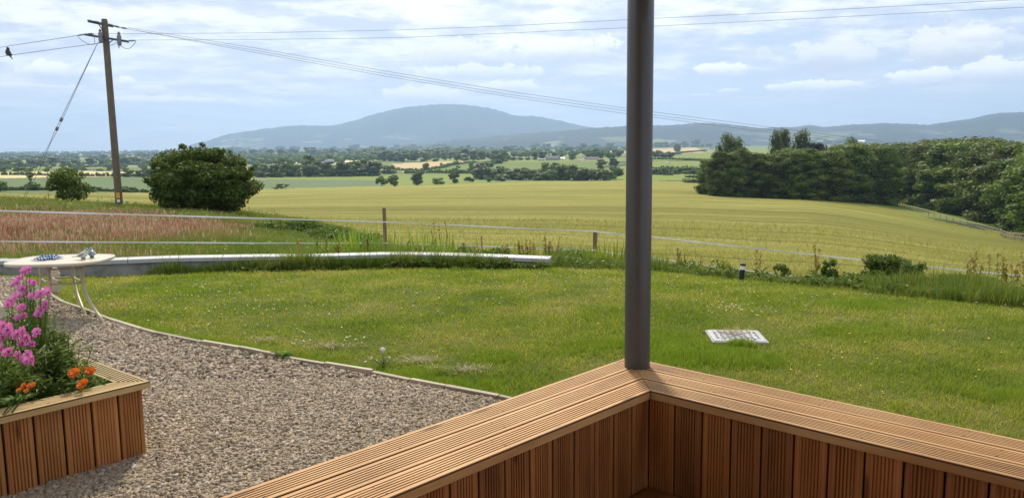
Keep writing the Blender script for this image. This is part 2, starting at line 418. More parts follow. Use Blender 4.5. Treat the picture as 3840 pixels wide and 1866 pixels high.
M_cream = simple('cream_enamel', (0.46, 0.37, 0.25), 0.4, var=0.12, scale=12)
M_soil = simple('soil', (0.035, 0.024, 0.016), 0.95, var=0.5, scale=40, bump=0.6)

def mat_ground(name, kind):
    mt, N, b = new_mat(name); g = N.new('ShaderNodeNewGeometry').outputs['Position']
    b.inputs['Roughness'].default_value = 0.9; b.inputs['Specular IOR Level'].default_value = 0.1
    def bump(h, s, d):
        bp = N.new('ShaderNodeBump'); bp.inputs['Strength'].default_value = s; bp.inputs['Distance'].default_value = d
        N.put(bp.inputs['Height'], h); N.l.new(bp.outputs[0], b.inputs['Normal'])
    if kind == 'lawn':
        n = N.noise(g, 1.1, 4, 0.6); f = N.noise(g, 40, 4, 0.7)
        c = N.ramp(N.math('ADD', N.math('MULTIPLY', n, .6), N.math('MULTIPLY', f, .4)), [(0.3, (0.045, 0.065, 0.010)), (0.5, (0.08, 0.095, 0.016)), (0.7, (0.15, 0.13, 0.04))])
        bump(f, 0.6, 0.02)
    elif kind == 'barley':
        # rows run across the slope; ears give a pale nap
        rot = N.new('ShaderNodeVectorRotate', rotation_type='Z_AXIS'); N.put(rot.inputs[0], g); rot.inputs['Angle'].default_value = math.radians(5)
        r = rot.outputs[0]
        big = N.noise(N.scalev(r, (0.006, 0.05, 0.05)), 1.0, 4, 0.6, 0.5)
        mid = N.noise(N.scalev(r, (0.05, 0.45, 0.1)), 1.0, 5, 0.65)
        fine = N.noise(N.scalev(r, (1.0, 2.4, 1)), 1.0, 5, 0.75)
        fm = N.math('ADD', N.math('MULTIPLY', big, .34), N.math('ADD', N.math('MULTIPLY', mid, .32), N.math('MULTIPLY', fine, .34)))
        c = N.ramp(fm, [(0.36, (0.165, 0.165, 0.028)), (0.5, (0.325, 0.31, 0.064)), (0.62, (0.49, 0.455, 0.14))])
        # tramlines
        sp = N.new('ShaderNodeSeparateXYZ'); N.put(sp.inputs[0], r)
        wy = N.math('ADD', sp.outputs[1], N.math('MULTIPLY', N.noise(N.scalev(r, (0.012, 0.012, 0)), 1.0, 2), 30))
        ph = N.math('ABSOLUTE', N.math('SUBTRACT', N.math('FRACT', N.math('DIVIDE', wy, 6.5)), 0.5))
        line = N.math('ADD', N.smooth(ph, 0.11, 0.03), 0.0)
        gapn = N.smooth(N.noise(N.scalev(r, (0.012, 0.16, 0)), 1.0, 4), 0.44, 0.58)
        c = N.mix(N.math('MULTIPLY', N.math('MULTIPLY', line, gapn), 0.9), c, (0.09, 0.095, 0.02))
        # unripe green headland towards the wood and the right-hand hedge
        hx = N.noise(N.scalev(g, (.02, .02, 0)), 1.0, 4, .6)
        sp2 = N.new('ShaderNodeSeparateXYZ'); N.put(sp2.inputs[0], g)
        edge = N.math('SUBTRACT', N.math('DIVIDE', sp2.outputs[0], N.math('ADD', sp2.outputs[1], 30)), 0.0)
        gm = N.smooth(N.math('ADD', edge, N.math('MULTIPLY', N.math('SUBTRACT', hx, .5), .35)), 0.26, 0.62, 0.0, 0.80)
        c = N.mix(gm, c, N.mix(fine, (0.12, 0.155, 0.020), (0.29, 0.295, 0.045)))
        bump(N.math('ADD', N.math('MULTIPLY', fine, 1.0), N.math('MULTIPLY', mid, 1.0)), 1.0, 0.9)
    elif kind == 'plain':
        wv = N.noise(N.scalev(g, (.003, .003, 0)), 1.0, 2, out=1)
        p = N.vmath('ADD', g, N.vmath('SCALE', N.vmath('SUBTRACT', wv, (.5, .5, .5)), 160.0))
        vo = N.new('ShaderNodeTexVoronoi'); N.put(vo.inputs['Vector'], N.scalev(p, (0.0045, 0.0045, 0))); vo.inputs['Scale'].default_value = 1
        cr = N.new('ShaderNodeSeparateColor'); N.put(cr.inputs[0], vo.outputs['Color'])
        c = N.ramp(cr.outputs[0], [(0.0, (0.12, 0.17, 0.034)), (0.35, (0.17, 0.22, 0.038)), (0.55, (0.25, 0.29, 0.05)), (0.72, (0.18, 0.22, 0.045)), (0.80, (0.34, 0.29, 0.14)), (0.92, (0.40, 0.32, 0.18))], 'CONSTANT')
        ve = N.new('ShaderNodeTexVoronoi', feature='DISTANCE_TO_EDGE'); N.put(ve.inputs['Vector'], N.scalev(p, (0.0045, 0.0045, 0))); ve.inputs['Scale'].default_value = 1
        c = N.mix(N.smooth(ve.outputs['Distance'], 0.07, 0.03), c, (0.022, 0.040, 0.012))
        n = N.noise(g, 0.02, 4); c = N.mix(0.25, c, N.mix(n, (0.03, 0.05, 0.015), (0.22, 0.24, 0.09)))
    else:
        a, d, sc = kind
        n = N.noise(N.scalev(g, (sc * .4, sc * 1.6, sc)), 1.0, 5, 0.6); c = N.mix(n, a, d)
        f = N.noise(g, sc * 18, 3); c = N.mix(0.3, c, N.mix(f, tuple(v * .6 for v in a), tuple(min(1, v * 1.35) for v in d)))
        bump(f, 0.4, 0.15)
    N.put(b.inputs['Base Color'], c)
    return mt
GM = {
 'lawn': mat_ground('lawn_turf', 'lawn'),
 'meadow': mat_ground('meadow_ground', ((0.10, 0.085, 0.03), (0.17, 0.12, 0.05), 0.3)),
 'bank': mat_ground('bank_ground', ((0.055, 0.07, 0.018), (0.10, 0.10, 0.03), 0.8)),
 'barley_field': mat_ground('barley_crop', 'barley'),
 'plain': mat_ground('patchwork_farmland', 'plain'),
 'oat_field': mat_ground('blue_green_crop', ((0.090, 0.135, 0.055), (0.115, 0.16, 0.062), 0.03)),
 'green_field': mat_ground('bright_grass', ((0.135, 0.185, 0.028), (0.18, 0.225, 0.040), 0.03)),
 'pasture_field': mat_ground('dull_grass', ((0.095, 0.145, 0.026), (0.135, 0.185, 0.036), 0.03)),
 'stubble_field': mat_ground('cut_hay_field', ((0.40, 0.30, 0.15), (0.50, 0.38, 0.20), 0.04)),
 'wheat_field': mat_ground('far_ripe_crop', ((0.46, 0.39, 0.19), (0.56, 0.48, 0.25), 0.04)),
}

# ------------------------------------------------------------------ ground, one sheet split into fields
BARLEY_FAR = [(-900, 726), (0, 724), (545, 722), (1000, 708), (1450, 697), (1700, 688), (2000, 682), (2200, 674), (2330, 673), (2600, 682), (2640, 712), (2700, 738), (3100, 748), (3340, 778), (3500, 822), (3840, 897), (4500, 1060)]
FIELDS = [  # (kind, polygon in survey pixels, dmin, dmax)
 ('green_field', [(1000, 664), (1400, 655), (1990, 652), (2320, 640), (2440, 645), (2560, 650), (2620, 668), (2640, 690), (2330, 674), (2200, 675), (1900, 684), (1450, 697), (1430, 676), (1000, 672)], 400, 800),
 ('oat_field', [(-900, 672), (0, 668), (560, 661), (1000, 672), (1430, 676), (1480, 696), (1000, 709), (545, 722), (-900, 728)], 200, 720),
 ('wheat_field', [(-900, 650), (0, 646), (330, 641), (560, 646), (600, 657), (300, 660), (0, 671), (-900, 674)], 350, 900),
 ('stubble_field', [(1395, 632), (1475, 615), (1526, 611), (1624, 606), (1748, 605), (1782, 611), (1684, 620), (1628, 639), (1590, 645), (1488, 642)], 500, 1600),
 ('pasture_field', [(1628, 641), (1690, 622), (1790, 612), (1800, 640), (1700, 652)], 500, 1500),
 ('pasture_field', [(1765, 648), (1838, 619), (1898, 608), (2238, 605), (2290, 607), (2245, 634), (2153, 640), (1940, 645)], 500, 1100),
 ('green_field', [(1815, 588), (1898, 569), (2102, 562), (2160, 566), (2060, 586)], 800, 3500),
 ('green_field', [(1200, 593), (1313, 585), (1403, 583), (1398, 602), (1250, 602)], 800, 3500),
 ('wheat_field', [(1090, 604), (1266, 600), (1345, 602), (1258, 615), (1120, 619)], 700, 3000),
 ('stubble_field', [(2200, 572), (2320, 562), (2611, 553), (2640, 572), (2528, 578), (2400, 574)], 600, 3500),
 ('green_field', [(2480, 592), (2675, 566), (2700, 597), (2592, 600)], 500, 2500),
 ('green_field', [(2760, 556), (2990, 549), (2990, 574), (2770, 580)], 500, 4500),
 ('green_field', [(2435, 603), (2604, 604), (2640, 624), (2435, 616)], 400, 1500),
 ('wheat_field', [(880, 634), (980, 628), (1060, 632), (1000, 646), (900, 646)], 500, 2500),
 ('green_field', [(1060, 582), (1180, 580), (1180, 588), (1070, 590)], 1000, 5000),
 ('wheat_field', [(300, 620), (420, 618), (420, 622), (300, 625)], 500, 5000),
 ('green_field', [(330, 606), (560, 596), (560, 603), (340, 614)], 800, 6000),
]
BANK_T = np.array([-1.0, -0.30, -0.15, -0.05, 0.05, 0.20, 0.40, 0.66, 1.0])
BANK_E = np.array([70, 62, 28, 19, 17, 16.5, 16, 15, 15])
def meadow_far(t): return np.interp(t, BANK_T, BANK_E)
def build_ground():
    tin = np.arange(-0.72, 0.7201, 0.0015)
    T = np.concatenate([np.linspace(-2.2, -0.72, 40)[:-1], tin, np.linspace(0.72, 2.2, 40)[1:]])
    Y = np.concatenate([[0.02, 0.5], np.exp(np.linspace(math.log(1.0), math.log(13800), 470))])
    TT, YY = np.meshgrid(T, Y); XX = TT * YY
    # around the lawn edge follow the edge exactly: snap rows
    e = edgeY(XX, YY)
    for off in (0.0, 0.13):
        k = np.argmin(np.abs(YY - (e + off)), axis=0)
        if off: k = np.maximum(k, k0 + 1)
        else: k0 = k
        ii = np.arange(len(T)); YY[k, ii] = e[k, ii] + off; XX[k, ii] = T * YY[k, ii]
    ZZ = H(XX, YY)
    far = np.clip((YY - 60) / 400, 0, 1)
    ZZ = ZZ + far * (snoise(XX, YY, 1 / 90., 3) - .5) * 1.2
    V = np.stack([XX, YY, ZZ], -1).reshape(-1, 3)
    nr, nc = XX.shape
    idx = np.arange(nr * nc).reshape(nr, nc)
    F = np.stack([idx[:-1, :-1], idx[:-1, 1:], idx[1:, 1:], idx[1:, :-1]], -1).reshape(-1, 4)
    C = V[F].mean(1); cx, cy, cz = C.T
    px, py = project(cx, cy, cz); t = cx / cy; ee = edgeY(cx, cy); mf = meadow_far(t)
    reg = np.full(len(F), -1)
    names = ['lawn', 'bank', 'meadow', 'barley_field', 'plain', 'oat_field', 'green_field', 'pasture_field', 'stubble_field', 'wheat_field']
    bf = np.interp(px, [p[0] for p in BARLEY_FAR], [p[1] for p in BARLEY_FAR])
    reg[:] = 4
    reg[(cy < 480) & (py > bf)] = 3
    reg[(cy < 150)] = 3
    reg[cy < mf] = 2
    reg[(cy < mf) & (t > -0.12)] = 1
    reg[cy < ee + 0.02] = 0
    done = reg != 4
    for nm, poly, lo, hi in FIELDS:
        s = inpoly(px, py, poly) & (cy > lo) & (cy < hi) & ~done
        reg[s] = names.index(nm); done |= s
    for i, nm in enumerate(names):
        f = F[reg == i]
        if not len(f): continue
        u, inv = np.unique(f, return_inverse=True)
        o = mesh_np({'plain': 'farmland', 'bank': 'bank_ground', 'meadow': 'meadow_ground'}.get(nm, nm), V[u], inv.reshape(-1, 4), GM[nm], smooth=True)
        tag(o, kind='structure')
build_ground()

# ------------------------------------------------------------------ hills
def mat_hill(name, greenery):
    mt, N, b = new_mat(name); g = N.new('ShaderNodeNewGeometry').outputs['Position']
    n = N.noise(N.scalev(g, (.0012, .0012, .004)), 1.0, 6, .6)
    c = N.ramp(n, [(0.35, (0.014, 0.026, 0.020)), (0.5, (0.030, 0.042, 0.032)), (0.66, (0.060, 0.068, 0.055))])
    sp = N.new('ShaderNodeSeparateXYZ'); N.put(sp.inputs[0], g)
    fld = N.noise(N.scalev(g, (.0030, .0030, .016)), 1.0, 3, .6, 0.4)
    lowm = N.smooth(sp.outputs[2], greenery[1], greenery[0])
    c = N.mix(N.math('MULTIPLY', N.smooth(fld, 0.56, 0.60), lowm), c, (0.26, 0.27, 0.12))
    fo = N.noise(N.scalev(g, (.02, .02, .02)), 1.0, 4, .7); c = N.mix(0.3, c, N.mix(fo, (0.008, .012, .006), (.09, .11, .05)))
    bp = N.new('ShaderNodeBump'); bp.inputs['Strength'].default_value = .5; bp.inputs['Distance'].default_value = 20
    N.put(bp.inputs['Height'], n); N.l.new(bp.outputs[0], b.inputs['Normal'])
    N.put(b.inputs['Base Color'], c); b.inputs['Roughness'].default_value = .95; b.inputs['Specular IOR Level'].default_value = 0.05
    return mt
def ridge(name, sky, Yr, Yf, Yb, mt, rough, seed):
    """real relief: crest at distance Yr, foot Yf in front and Yb behind"""
    a = np.array(sky, float); X0, X1 = a[0, 0], a[-1, 0]
    pxs = np.arange(X0, X1 + 1, 5.0); rows = np.interp(pxs, a[:, 0], a[:, 1])
    k = np.array([1, 2, 3, 2, 1.]); k /= k.sum(); rows = np.convolve(np.pad(rows, 2, mode='edge'), k, 'valid')
    rows = rows + (snoise(pxs, pxs * 0, 1 / 14., seed) - .5) * rough + (snoise(pxs, pxs * 0, 1 / 5., seed + 2) - .5) * rough * .5
    t = np.array([raydir(p, r)[0] for p, r in zip(pxs, rows)]); ht = np.array([raydir(p, r)[2] for p, r in zip(pxs, rows)]) * Yr + EYE
    nY = 70; u = np.linspace(0, 1, nY); Ys = np.where(u < .7, Yf + (Yr - Yf) * (u / .7), Yr + (Yb - Yr) * ((u - .7) / .3))
    prof = np.where(u < .7, np.sin((u / .7) * PI / 2) ** 1.35, np.cos(np.clip((u - .7) / .3, 0, 1) * PI / 2))
    TT, UU = np.meshgrid(t, np.arange(nY)); YY = Ys[UU]; XX = TT * YY
    base = zfar(XX, YY) - 3; hh = np.maximum(ht[None, :] - base, 0)
    rel = (snoise(XX, YY, 1 / 900., seed) - .5) * .22 + (snoise(XX, YY, 1 / 350., seed + 1) - .5) * .10
    pp = prof[UU]; bump_ = rel * np.sin(np.clip(pp, 0, 1) * PI)
    ZZ = base + hh * np.clip(pp + bump_ * 1.0, 0, 1)
    # keep everything before the crest below the line of sight to the crest
    lim = EYE + (ht - EYE)[None, :] / Yr * YY * 0.985
    ZZ = np.where((YY < Yr - 1) & (ht[None, :] > EYE), np.minimum(ZZ, lim), ZZ)
    V = np.stack([XX, YY, ZZ], -1).reshape(-1, 3); nr, nc = XX.shape; idx = np.arange(nr * nc).reshape(nr, nc)
    F = np.stack([idx[:-1, :-1], idx[:-1, 1:], idx[1:, 1:], idx[1:, :-1]], -1).reshape(-1, 4)
    tag(mesh_np(name, V, F, mt, smooth=True), kind='structure')
MOUNT = [(560, 575), (640, 562), (700, 547), (745, 533), (765, 532), (800, 520), (850, 503), (1000, 481), (1095, 470), (1250, 470), (1330, 452), (1400, 427), (1480, 407), (1560, 396), (1640, 390), (1700, 389), (1760, 393), (1830, 402), (1880, 416), (1915, 429), (1950, 434), (1990, 433), (2040, 440), (2100, 452), (2160, 466), (2240, 480), (2400, 500), (2600, 530), (2800, 550)]
HILLS = [(1380, 560), (1500, 545), (1700, 525), (1900, 505), (2100, 490), (2190, 482), (2340, 472), (2460, 470), (2560, 466), (2610, 460), (2680, 462), (2760, 470), (2850, 480), (2900, 478), (2990, 475), (3040, 468), (3100, 476), (3140, 470), (3220, 465), (3330, 461), (3430, 465), (3480, 468), (3560, 455), (3640, 445), (3700, 430), (3760, 422), (3840, 420), (4000, 425), (4300, 470), (4700, 530)]
ridge('mountain', MOUNT, 9300, 7400, 11500, mat_hill('heather_mountain', (60, 190)), 3, 11)
ridge('hills', HILLS, 6000, 4400, 7300, mat_hill('wooded_hills', (10, 110)), 4, 5)

# ------------------------------------------------------------------ haze
def build_haze():
    mt = bpy.data.materials.new('haze_air'); mt.use_nodes = True; N = NT(mt.node_tree); N.n.clear()
    out = N.new('ShaderNodeOutputMaterial'); pv = N.new('ShaderNodeVolumePrincipled')
    pv.inputs['Color'].default_value = (0.45, 0.67, 1.0, 1); pv.inputs['Density'].default_value = 1.25e-4
    pv.inputs['Anisotropy'].default_value = 0.35
    N.l.new(pv.outputs[0], out.inputs['Volume'])
    b = MB(); b.box((0, 5500, 195), (26000, 13000, 650))
    o = b.build('haze', mt); tag(o, kind='stuff')
build_haze()

# ------------------------------------------------------------------ bench
def board_profile(w, th, n=7, edge=0.013, gd=0.006):
    """cross-section (across, up) of a grooved deck board, closed loop, top grooved"""
    pts = [(-w / 2, -th), (-w / 2, -0.002), (-w / 2 + 0.002, 0)]
    p = (w - 2 * edge) / n; gw = p * 0.46
    for i in range(n):
        x0 = -w / 2 + edge + i * p + (p - gw) / 2
        pts += [(x0, 0), (x0 + gw * .12, -gd), (x0 + gw * .88, -gd), (x0 + gw, 0)]
    pts += [(w / 2 - 0.002, 0), (w / 2, -0.002), (w / 2, -th)]
    return pts
def board(name, M, L, w, th, mt, parent, m0=0.0, m1=0.0, n=6, edge=0.014, gd=0.007):
    """M: frame with X along, Y across, Z = grooved side. m0/m1: end mitre (shift per unit across)"""
    prof = board_profile(w, th, n, edge, gd); k = len(prof); seg = max(2, int(L / 0.25))
    vs = []; st = []
    jit = random.uniform(0, 10)
    for i in range(seg + 1):
        u = i / seg
        for (a, z) in prof:
            x = (m0 * a) * (1 - u) + (L + m1 * a) * u
            vs.append(M @ Vector((x, a, z + 0.0006 * math.sin(jit + u * 9)))); st.append((x, a, z))
    fs = [(i * k + j, (i + 1) * k + j, (i + 1) * k + (j + 1) % k, i * k + (j + 1) % k) for i in range(seg) for j in range(k)]
    fs += [tuple(range(k)), tuple(seg * k + j for j in range(k - 1, -1, -1))]
    return mesh_np(name, vs, fs, mt, parent, st=st)
def frame(o, ax, ay, az):
    M = Matrix.Identity(4)
    for i, v in enumerate((ax, ay, az, o)):
        v = Vector(v)
        for j in range(3): M[j][i] = v[j]
    return M
BT = 0.50                                    # bench top height above gravel
angL = math.radians(-133.3); angR = math.radians(-43.3)
uL = Vector((math.cos(angL), math.sin(angL), 0)); uR = Vector((math.cos(angR), math.sin(angR), 0))
pL = Vector((*at(2343, 1342, BT), 0)); pR = Vector((*at(2437, 1355, BT), 0))
_s = ((pR - pL).x * uR.y - (pR - pL).y * uR.x) / (uL.x * uR.y - uL.y * uR.x)
CORN = pL + uL * _s                          # outer corner
BW, BP = 0.1155, 0.1245
def build_bench():
    root = empty('corner_bench', (CORN.x, CORN.y, 0), 0, 'L-shaped bench of reddish grooved timber boards round the foot of the grey pillar', 'bench')
    inv = Matrix.Translation((-CORN.x, -CORN.y, 0))
    LL, LR = 3.6, 3.3
    zt = BT
    for i in range(3):
        a = BW / 2 + i * BP
        # left arm: across axis towards inside = uR
        o = CORN + uR * a + uL * a; o.z = zt
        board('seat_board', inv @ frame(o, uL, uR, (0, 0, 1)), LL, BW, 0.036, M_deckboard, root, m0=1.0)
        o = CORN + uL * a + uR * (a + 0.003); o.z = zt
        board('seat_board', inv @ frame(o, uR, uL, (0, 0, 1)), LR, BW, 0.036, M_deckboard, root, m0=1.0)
    inner = 3 * BP - 0.018
    for (u, v, L) in ((uL, uR, LL), (uR, uL, LR)):
        s = inner + 0.001; k = 0
        while s < L:
            o = CORN + u * (s + BW / 2) + v * inner
            o.z = zt - 0.0375
            dj = random.uniform(-.0015, .0015)
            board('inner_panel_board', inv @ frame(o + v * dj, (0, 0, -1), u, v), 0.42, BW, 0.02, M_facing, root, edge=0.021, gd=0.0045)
            s += BW + 0.008
        s = 0.02
        while s < L:
            o = CORN + u * (s + BW / 2) + v * 0.03; o.z = zt - 0.0375
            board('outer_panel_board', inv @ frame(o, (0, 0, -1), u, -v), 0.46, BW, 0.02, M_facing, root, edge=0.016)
            s += BW + 0.004
    b = MB()                                     # studwork the boards are fixed to
    for (u, v, L) in ((uL, uR, LL), (uR, uL, LR)):
        for k in range(int(L / .5)):
            for w in (0.075, inner - 0.045):
                c = CORN + u * (0.38 + k * .5) + v * w; c.z = zt - 0.035 - 0.2
                b.box(inv @ c, (0.045, 0.045, 0.4), math.atan2(u.y, u.x))
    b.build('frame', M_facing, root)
build_bench()
# deck floor inside the bench and the pillar
def build_deck():
    b = MB(); inner = 3 * BP
    c0 = CORN + uL * inner + uR * inner
    for k in range(22):
        s = 0.06 + k * 0.124
        o = c0 + uL * s; n = Vector((c0.x, c0.y, 0))
        cc = c0 + uL * s + uR * 1.6
        b.box((cc.x, cc.y, 0.075), (3.2, 0.118, 0.028), angR)
    o = b.build('deck_floor', M_facing); tag(o, kind='structure')
build_deck()
M_pillar = simple('grey_gloss_paint', (0.072, 0.068, 0.063), 0.34, var=0.10, scale=14, bump=0.08)
PILL = Vector((*at(2389, 1386, BT), 0)); _pn = PILL.normalized(); PILL = PILL + _pn * 0.057
def build_pillar():
    b = MB(); r = 0.0572
    zz = [BT - 0.45, BT - .2, BT, BT + .02, 1.0, 1.5, 2.0, 2.42]
    b.lathe([(r, z) for z in zz], n=48)
    o = b.build('roof_pillar', M_pillar, smooth=False); o.location = (PILL.x, PILL.y, 0)
    for p in o.data.polygons: p.use_smooth = len(p.vertices) == 4
    tag(o, 'dark grey round steel post rising out of the bench corner to the roof', 'pillar')
build_pillar()
def build_roof():
    """veranda roof the pillar carries (above the frame; it shades the seating corner)"""
    root = empty('veranda_roof', (PILL.x, PILL.y, 2.42), angR, 'timber veranda roof resting on the grey pillar above the bench', 'roof')
    b = MB(); b.box((1.6, 0.0, 0.07), (3.6, 0.10, 0.14)); b.build('beam', M_facing, root)
    b = MB(); b.box((-0.0, -1.66, 0.071), (0.10, 3.2, 0.142)); b.build('beam', M_facing, root)
    b = MB(); b.box((1.75, -1.75, 0.19), (3.8, 3.9, 0.09)); b.build('roof_deck', M_oldwood, root)
build_roof()
def build_housewall():
    c = CORN + uL * 3.7 + uR * 1.7
    b = MB(); b.box((0, 0, 1.25), (5.4, 0.25, 2.5)); o = b.build('house_wall', simple('rendered_wall', (0.45, 0.42, 0.36), .8, var=.1, scale=6, bump=.3))
    o.location = (c.x, c.y, 0); o.rotation_euler = (0, 0, angR); tag(o, 'plain rendered house wall behind the veranda deck', 'wall')
build_housewall()

# ------------------------------------------------------------------ planter
PZ = 0.383
def build_planter():
    c = Vector((*at(563, 1426, PZ), 0)); e1 = Vector((*at(0, 1545, PZ), 0)); e2 = Vector((*at(358, 1335, PZ), 0))
    uF = (Vector((*at(0, 1545 + 15, PZ), 0)) - c).normalized()
    uS = Vector((-uF.y, uF.x, 0))
    if uS.dot(e2 - c) < 0: uS = -uS
    root = empty('timber_planter', (c.x, c.y, 0), 0, 'raised brown grooved-board planter box on the gravel, full of flowers', 'planter')
    inv = Matrix.Translation((-c.x, -c.y, 0)); LF, LS, w = 2.4, 1.05, 0.12
    up = (0, 0, 1)
    z = PZ
    cc = c.copy(); cc.z = z
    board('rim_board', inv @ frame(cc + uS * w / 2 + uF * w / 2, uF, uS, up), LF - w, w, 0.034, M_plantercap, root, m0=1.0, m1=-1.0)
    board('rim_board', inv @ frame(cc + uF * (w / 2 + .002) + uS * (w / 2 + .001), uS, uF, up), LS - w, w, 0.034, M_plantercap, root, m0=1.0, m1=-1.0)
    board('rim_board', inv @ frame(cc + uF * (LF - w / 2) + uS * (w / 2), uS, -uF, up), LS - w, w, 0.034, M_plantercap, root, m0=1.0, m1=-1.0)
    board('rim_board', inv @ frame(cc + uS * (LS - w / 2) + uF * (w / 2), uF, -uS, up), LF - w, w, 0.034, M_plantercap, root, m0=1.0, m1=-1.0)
    ins = 0.028; hb = z - 0.034
    for (u, v, L) in ((uF, uS, LF), (uS, uF, LS)):
        s = ins
        while s < L - 0.08:
            for side in (0, 1):
                o = c + u * (s + 0.057) + v * (ins if side == 0 else L * 0 + ((LS if v is uS else LF) - ins)); o.z = hb
                o += v * random.uniform(0, .004)
                board('side_board', inv @ frame(o, (0, 0, -1), u, (-v if side == 0 else v)), hb + 0.0 - random.uniform(-.01, .004), 0.112, 0.018, M_planter, root, edge=0.015, n=6, gd=0.005)
            s += 0.1225
    # soil
    b = MB(); a = c + uF * 0.05 + uS * 0.05
    n = 14; vs = []
    for i in range(n + 1):
        for j in range(n + 1):
            p = inv @ (c + uF * (0.05 + (LF - .1) * i / n) + uS * (0.05 + (LS - .1) * j / n)); vs.append((p.x, p.y, 0.30 + random.uniform(-.012, .02)))
    b._add(vs, [(i * (n + 1) + j, (i + 1) * (n + 1) + j, (i + 1) * (n + 1) + j + 1, i * (n + 1) + j + 1) for i in range(n) for j in range(n)])
    b.build('soil', M_soil, root)
    return c, uF, uS, LF, LS
PLC, PLF, PLS, PLLF, PLLS = build_planter()
def plan_in_planter(p):
    q = Vector((p[0], p[1], 0)) - PLC; return q.dot(PLF), q.dot(PLS)

# ------------------------------------------------------------------ gravel, edging
EDGEPX = [(150, 1085), (239, 1139), (340, 1174), (409, 1201), (532, 1240), (586, 1255), (760, 1290), (900, 1313), (1043, 1342), (1220, 1372), (1398, 1402), (1540, 1433), (1672, 1459), (1872, 1498), (2060, 1545)]
EDG = [at(x, y, 0.01) for x, y in EDGEPX]
M_gravelbed = mat_ground('gravel_bed', ((0.10, 0.08, 0.06), (0.19, 0.155, 0.12), 30))
def build_gravel():
    poly = [tuple(p) for p in EDG]
    q1 = CORN + uL * 0.9; q2 = CORN + uL * 3.4
    poly += [(q1.x, q1.y), (q2.x, q2.y), (-2.6, 0.2), (-9.5, 0.2), (-9.5, 9.6), (EDG[0][0] - .8, EDG[0][1] + 1.0)]
    b = MB(); b._add([(x, y, 0.006) for x, y in poly], [tuple(range(len(poly)))[::-1]])
    o = b.build('gravel_path', M_gravelbed); tag(o, kind='structure')
    # chippings
    pa = np.array(poly)
    def sample(n, x0, x1, y0, y1):
        X = rng.uniform(x0, x1, n); Y = rng.uniform(y0, y1, n)
        k = inpoly(X, Y, poly) & (X > -0.70 * Y - 0.25) & (X < 0.7 * Y)
        qx = (X - PLC.x) * PLF.x + (Y - PLC.y) * PLF.y; qy = (X - PLC.x) * PLS.x + (Y - PLC.y) * PLS.y
        k &= ~((qx > .05) & (qy > .05) & (qx < PLLF) & (qy < PLLS))
        return X[k], Y[k]
    Xa, Ya = sample(215000, -4, 0.6, 1.6, 5.0); Xb, Yb = sample(88000, -6.5, 0.2, 5.0, 9.2)
    X = np.concatenate([Xa, Xb]); Y = np.concatenate([Ya, Yb]); n = len(X)
    cube = np.array([[x, y, z] for z in (-1, 1) for y in (-1, 1) for x in (-1, 1)], float)
    V = cube[None] * rng.uniform(0.55, 1.1, (n, 8, 3))
    s = np.minimum(rng.lognormal(math.log(0.0076), 0.34, n), .015) * (1 + 0.35 * (Y > 5)); asp = rng.uniform(0.45, 1.0, (n, 3)); asp[:, 0] = rng.uniform(0.9, 1.5, n)
    V = V * asp[:, None] * s[:, None, None]
    a, b_, c = rng.uniform(0, 6.28, n), rng.normal(0, .45, n), rng.normal(0, .45, n)
    ca, sa = np.cos(a), np.sin(a)
    x, y, z = V[..., 0], V[..., 1], V[..., 2]
    cb, sb = np.cos(b_)[:, None], np.sin(b_)[:, None]; y, z = y * cb - z * sb, y * sb + z * cb
    cb, sb = np.cos(c)[:, None], np.sin(c)[:, None]; x, z = x * cb - z * sb, x * sb + z * cb
    x, y = x * ca[:, None] - y * sa[:, None], x * sa[:, None] + y * ca[:, None]
    relief = 0.007 * snoise(X, Y, 3, 2) + 0.004
    V = np.stack([x + X[:, None], y + Y[:, None], z + (relief + rng.uniform(0, .008, n))[:, None]], -1).reshape(-1, 3)
    f = np.array([(0, 2, 3, 1), (4, 5, 7, 6), (0, 1, 5, 4), (2, 6, 7, 3), (0, 4, 6, 2), (1, 3, 7, 5)])
    F = (f[None] + np.arange(n)[:, None, None] * 8).reshape(-1, 4)
    mt, N, b = new_mat('limestone_chippings'); g = N.new('ShaderNodeNewGeometry')
    r = g.outputs['Random Per Island']
    col = N.ramp(r, [(0, (0.085, 0.066, 0.046)), (.2, (0.165, 0.128, 0.088)), (.42, (0.27, 0.208, 0.126)), (.6, (0.20, 0.16, 0.118)), (.78, (0.31, 0.245, 0.158)), (.88, (0.27, 0.17, 0.09)), (.95, (0.47, 0.41, 0.34)), (1, (0.36, 0.32, 0.27))])
    pn = N.noise(g.outputs['Position'], 120, 3); col = N.mix(0.4, col, N.mix(pn, (0.12, 0.09, .07), (0.6, .52, .42)))
    N.put(b.inputs['Base Color'], col); b.inputs['Roughness'].default_value = .85; b.inputs['Specular IOR Level'].default_value = .25
    tag(mesh_np('gravel', V, F, mt), kind='stuff')
build_gravel()
def build_edging():
    root = empty('path_edging', (EDG[4][0], EDG[4][1], 0), 0, 'pale weathered timber edging strip between the gravel and the lawn', 'edging')
    off = Vector((EDG[4][0], EDG[4][1], 0))
    P = [Vector((p[0], p[1], 0)) for p in EDG]
    for i in range(len(P) - 1):
        a, b = P[i], P[i + 1]; d = (b - a); L = d.length; d.normalize(); n = Vector((-d.y, d.x, 0))
        k = max(1, round(L / .5))
        m = MB(); m.bevbox((0, 0, 0), (L - 0.006, 0.034, 0.09), 0.003)
        st = m.st
        mid = (a + b) / 2; o = m.build('edging_board', M_oldwood, root)
        o.location = (mid.x - off.x, mid.y - off.y, -0.006 + random.uniform(-.006, .006)); o.rotation_euler = (random.uniform(-.06, .06), random.uniform(-.008, .008), math.atan2(d.y, d.x))
build_edging()

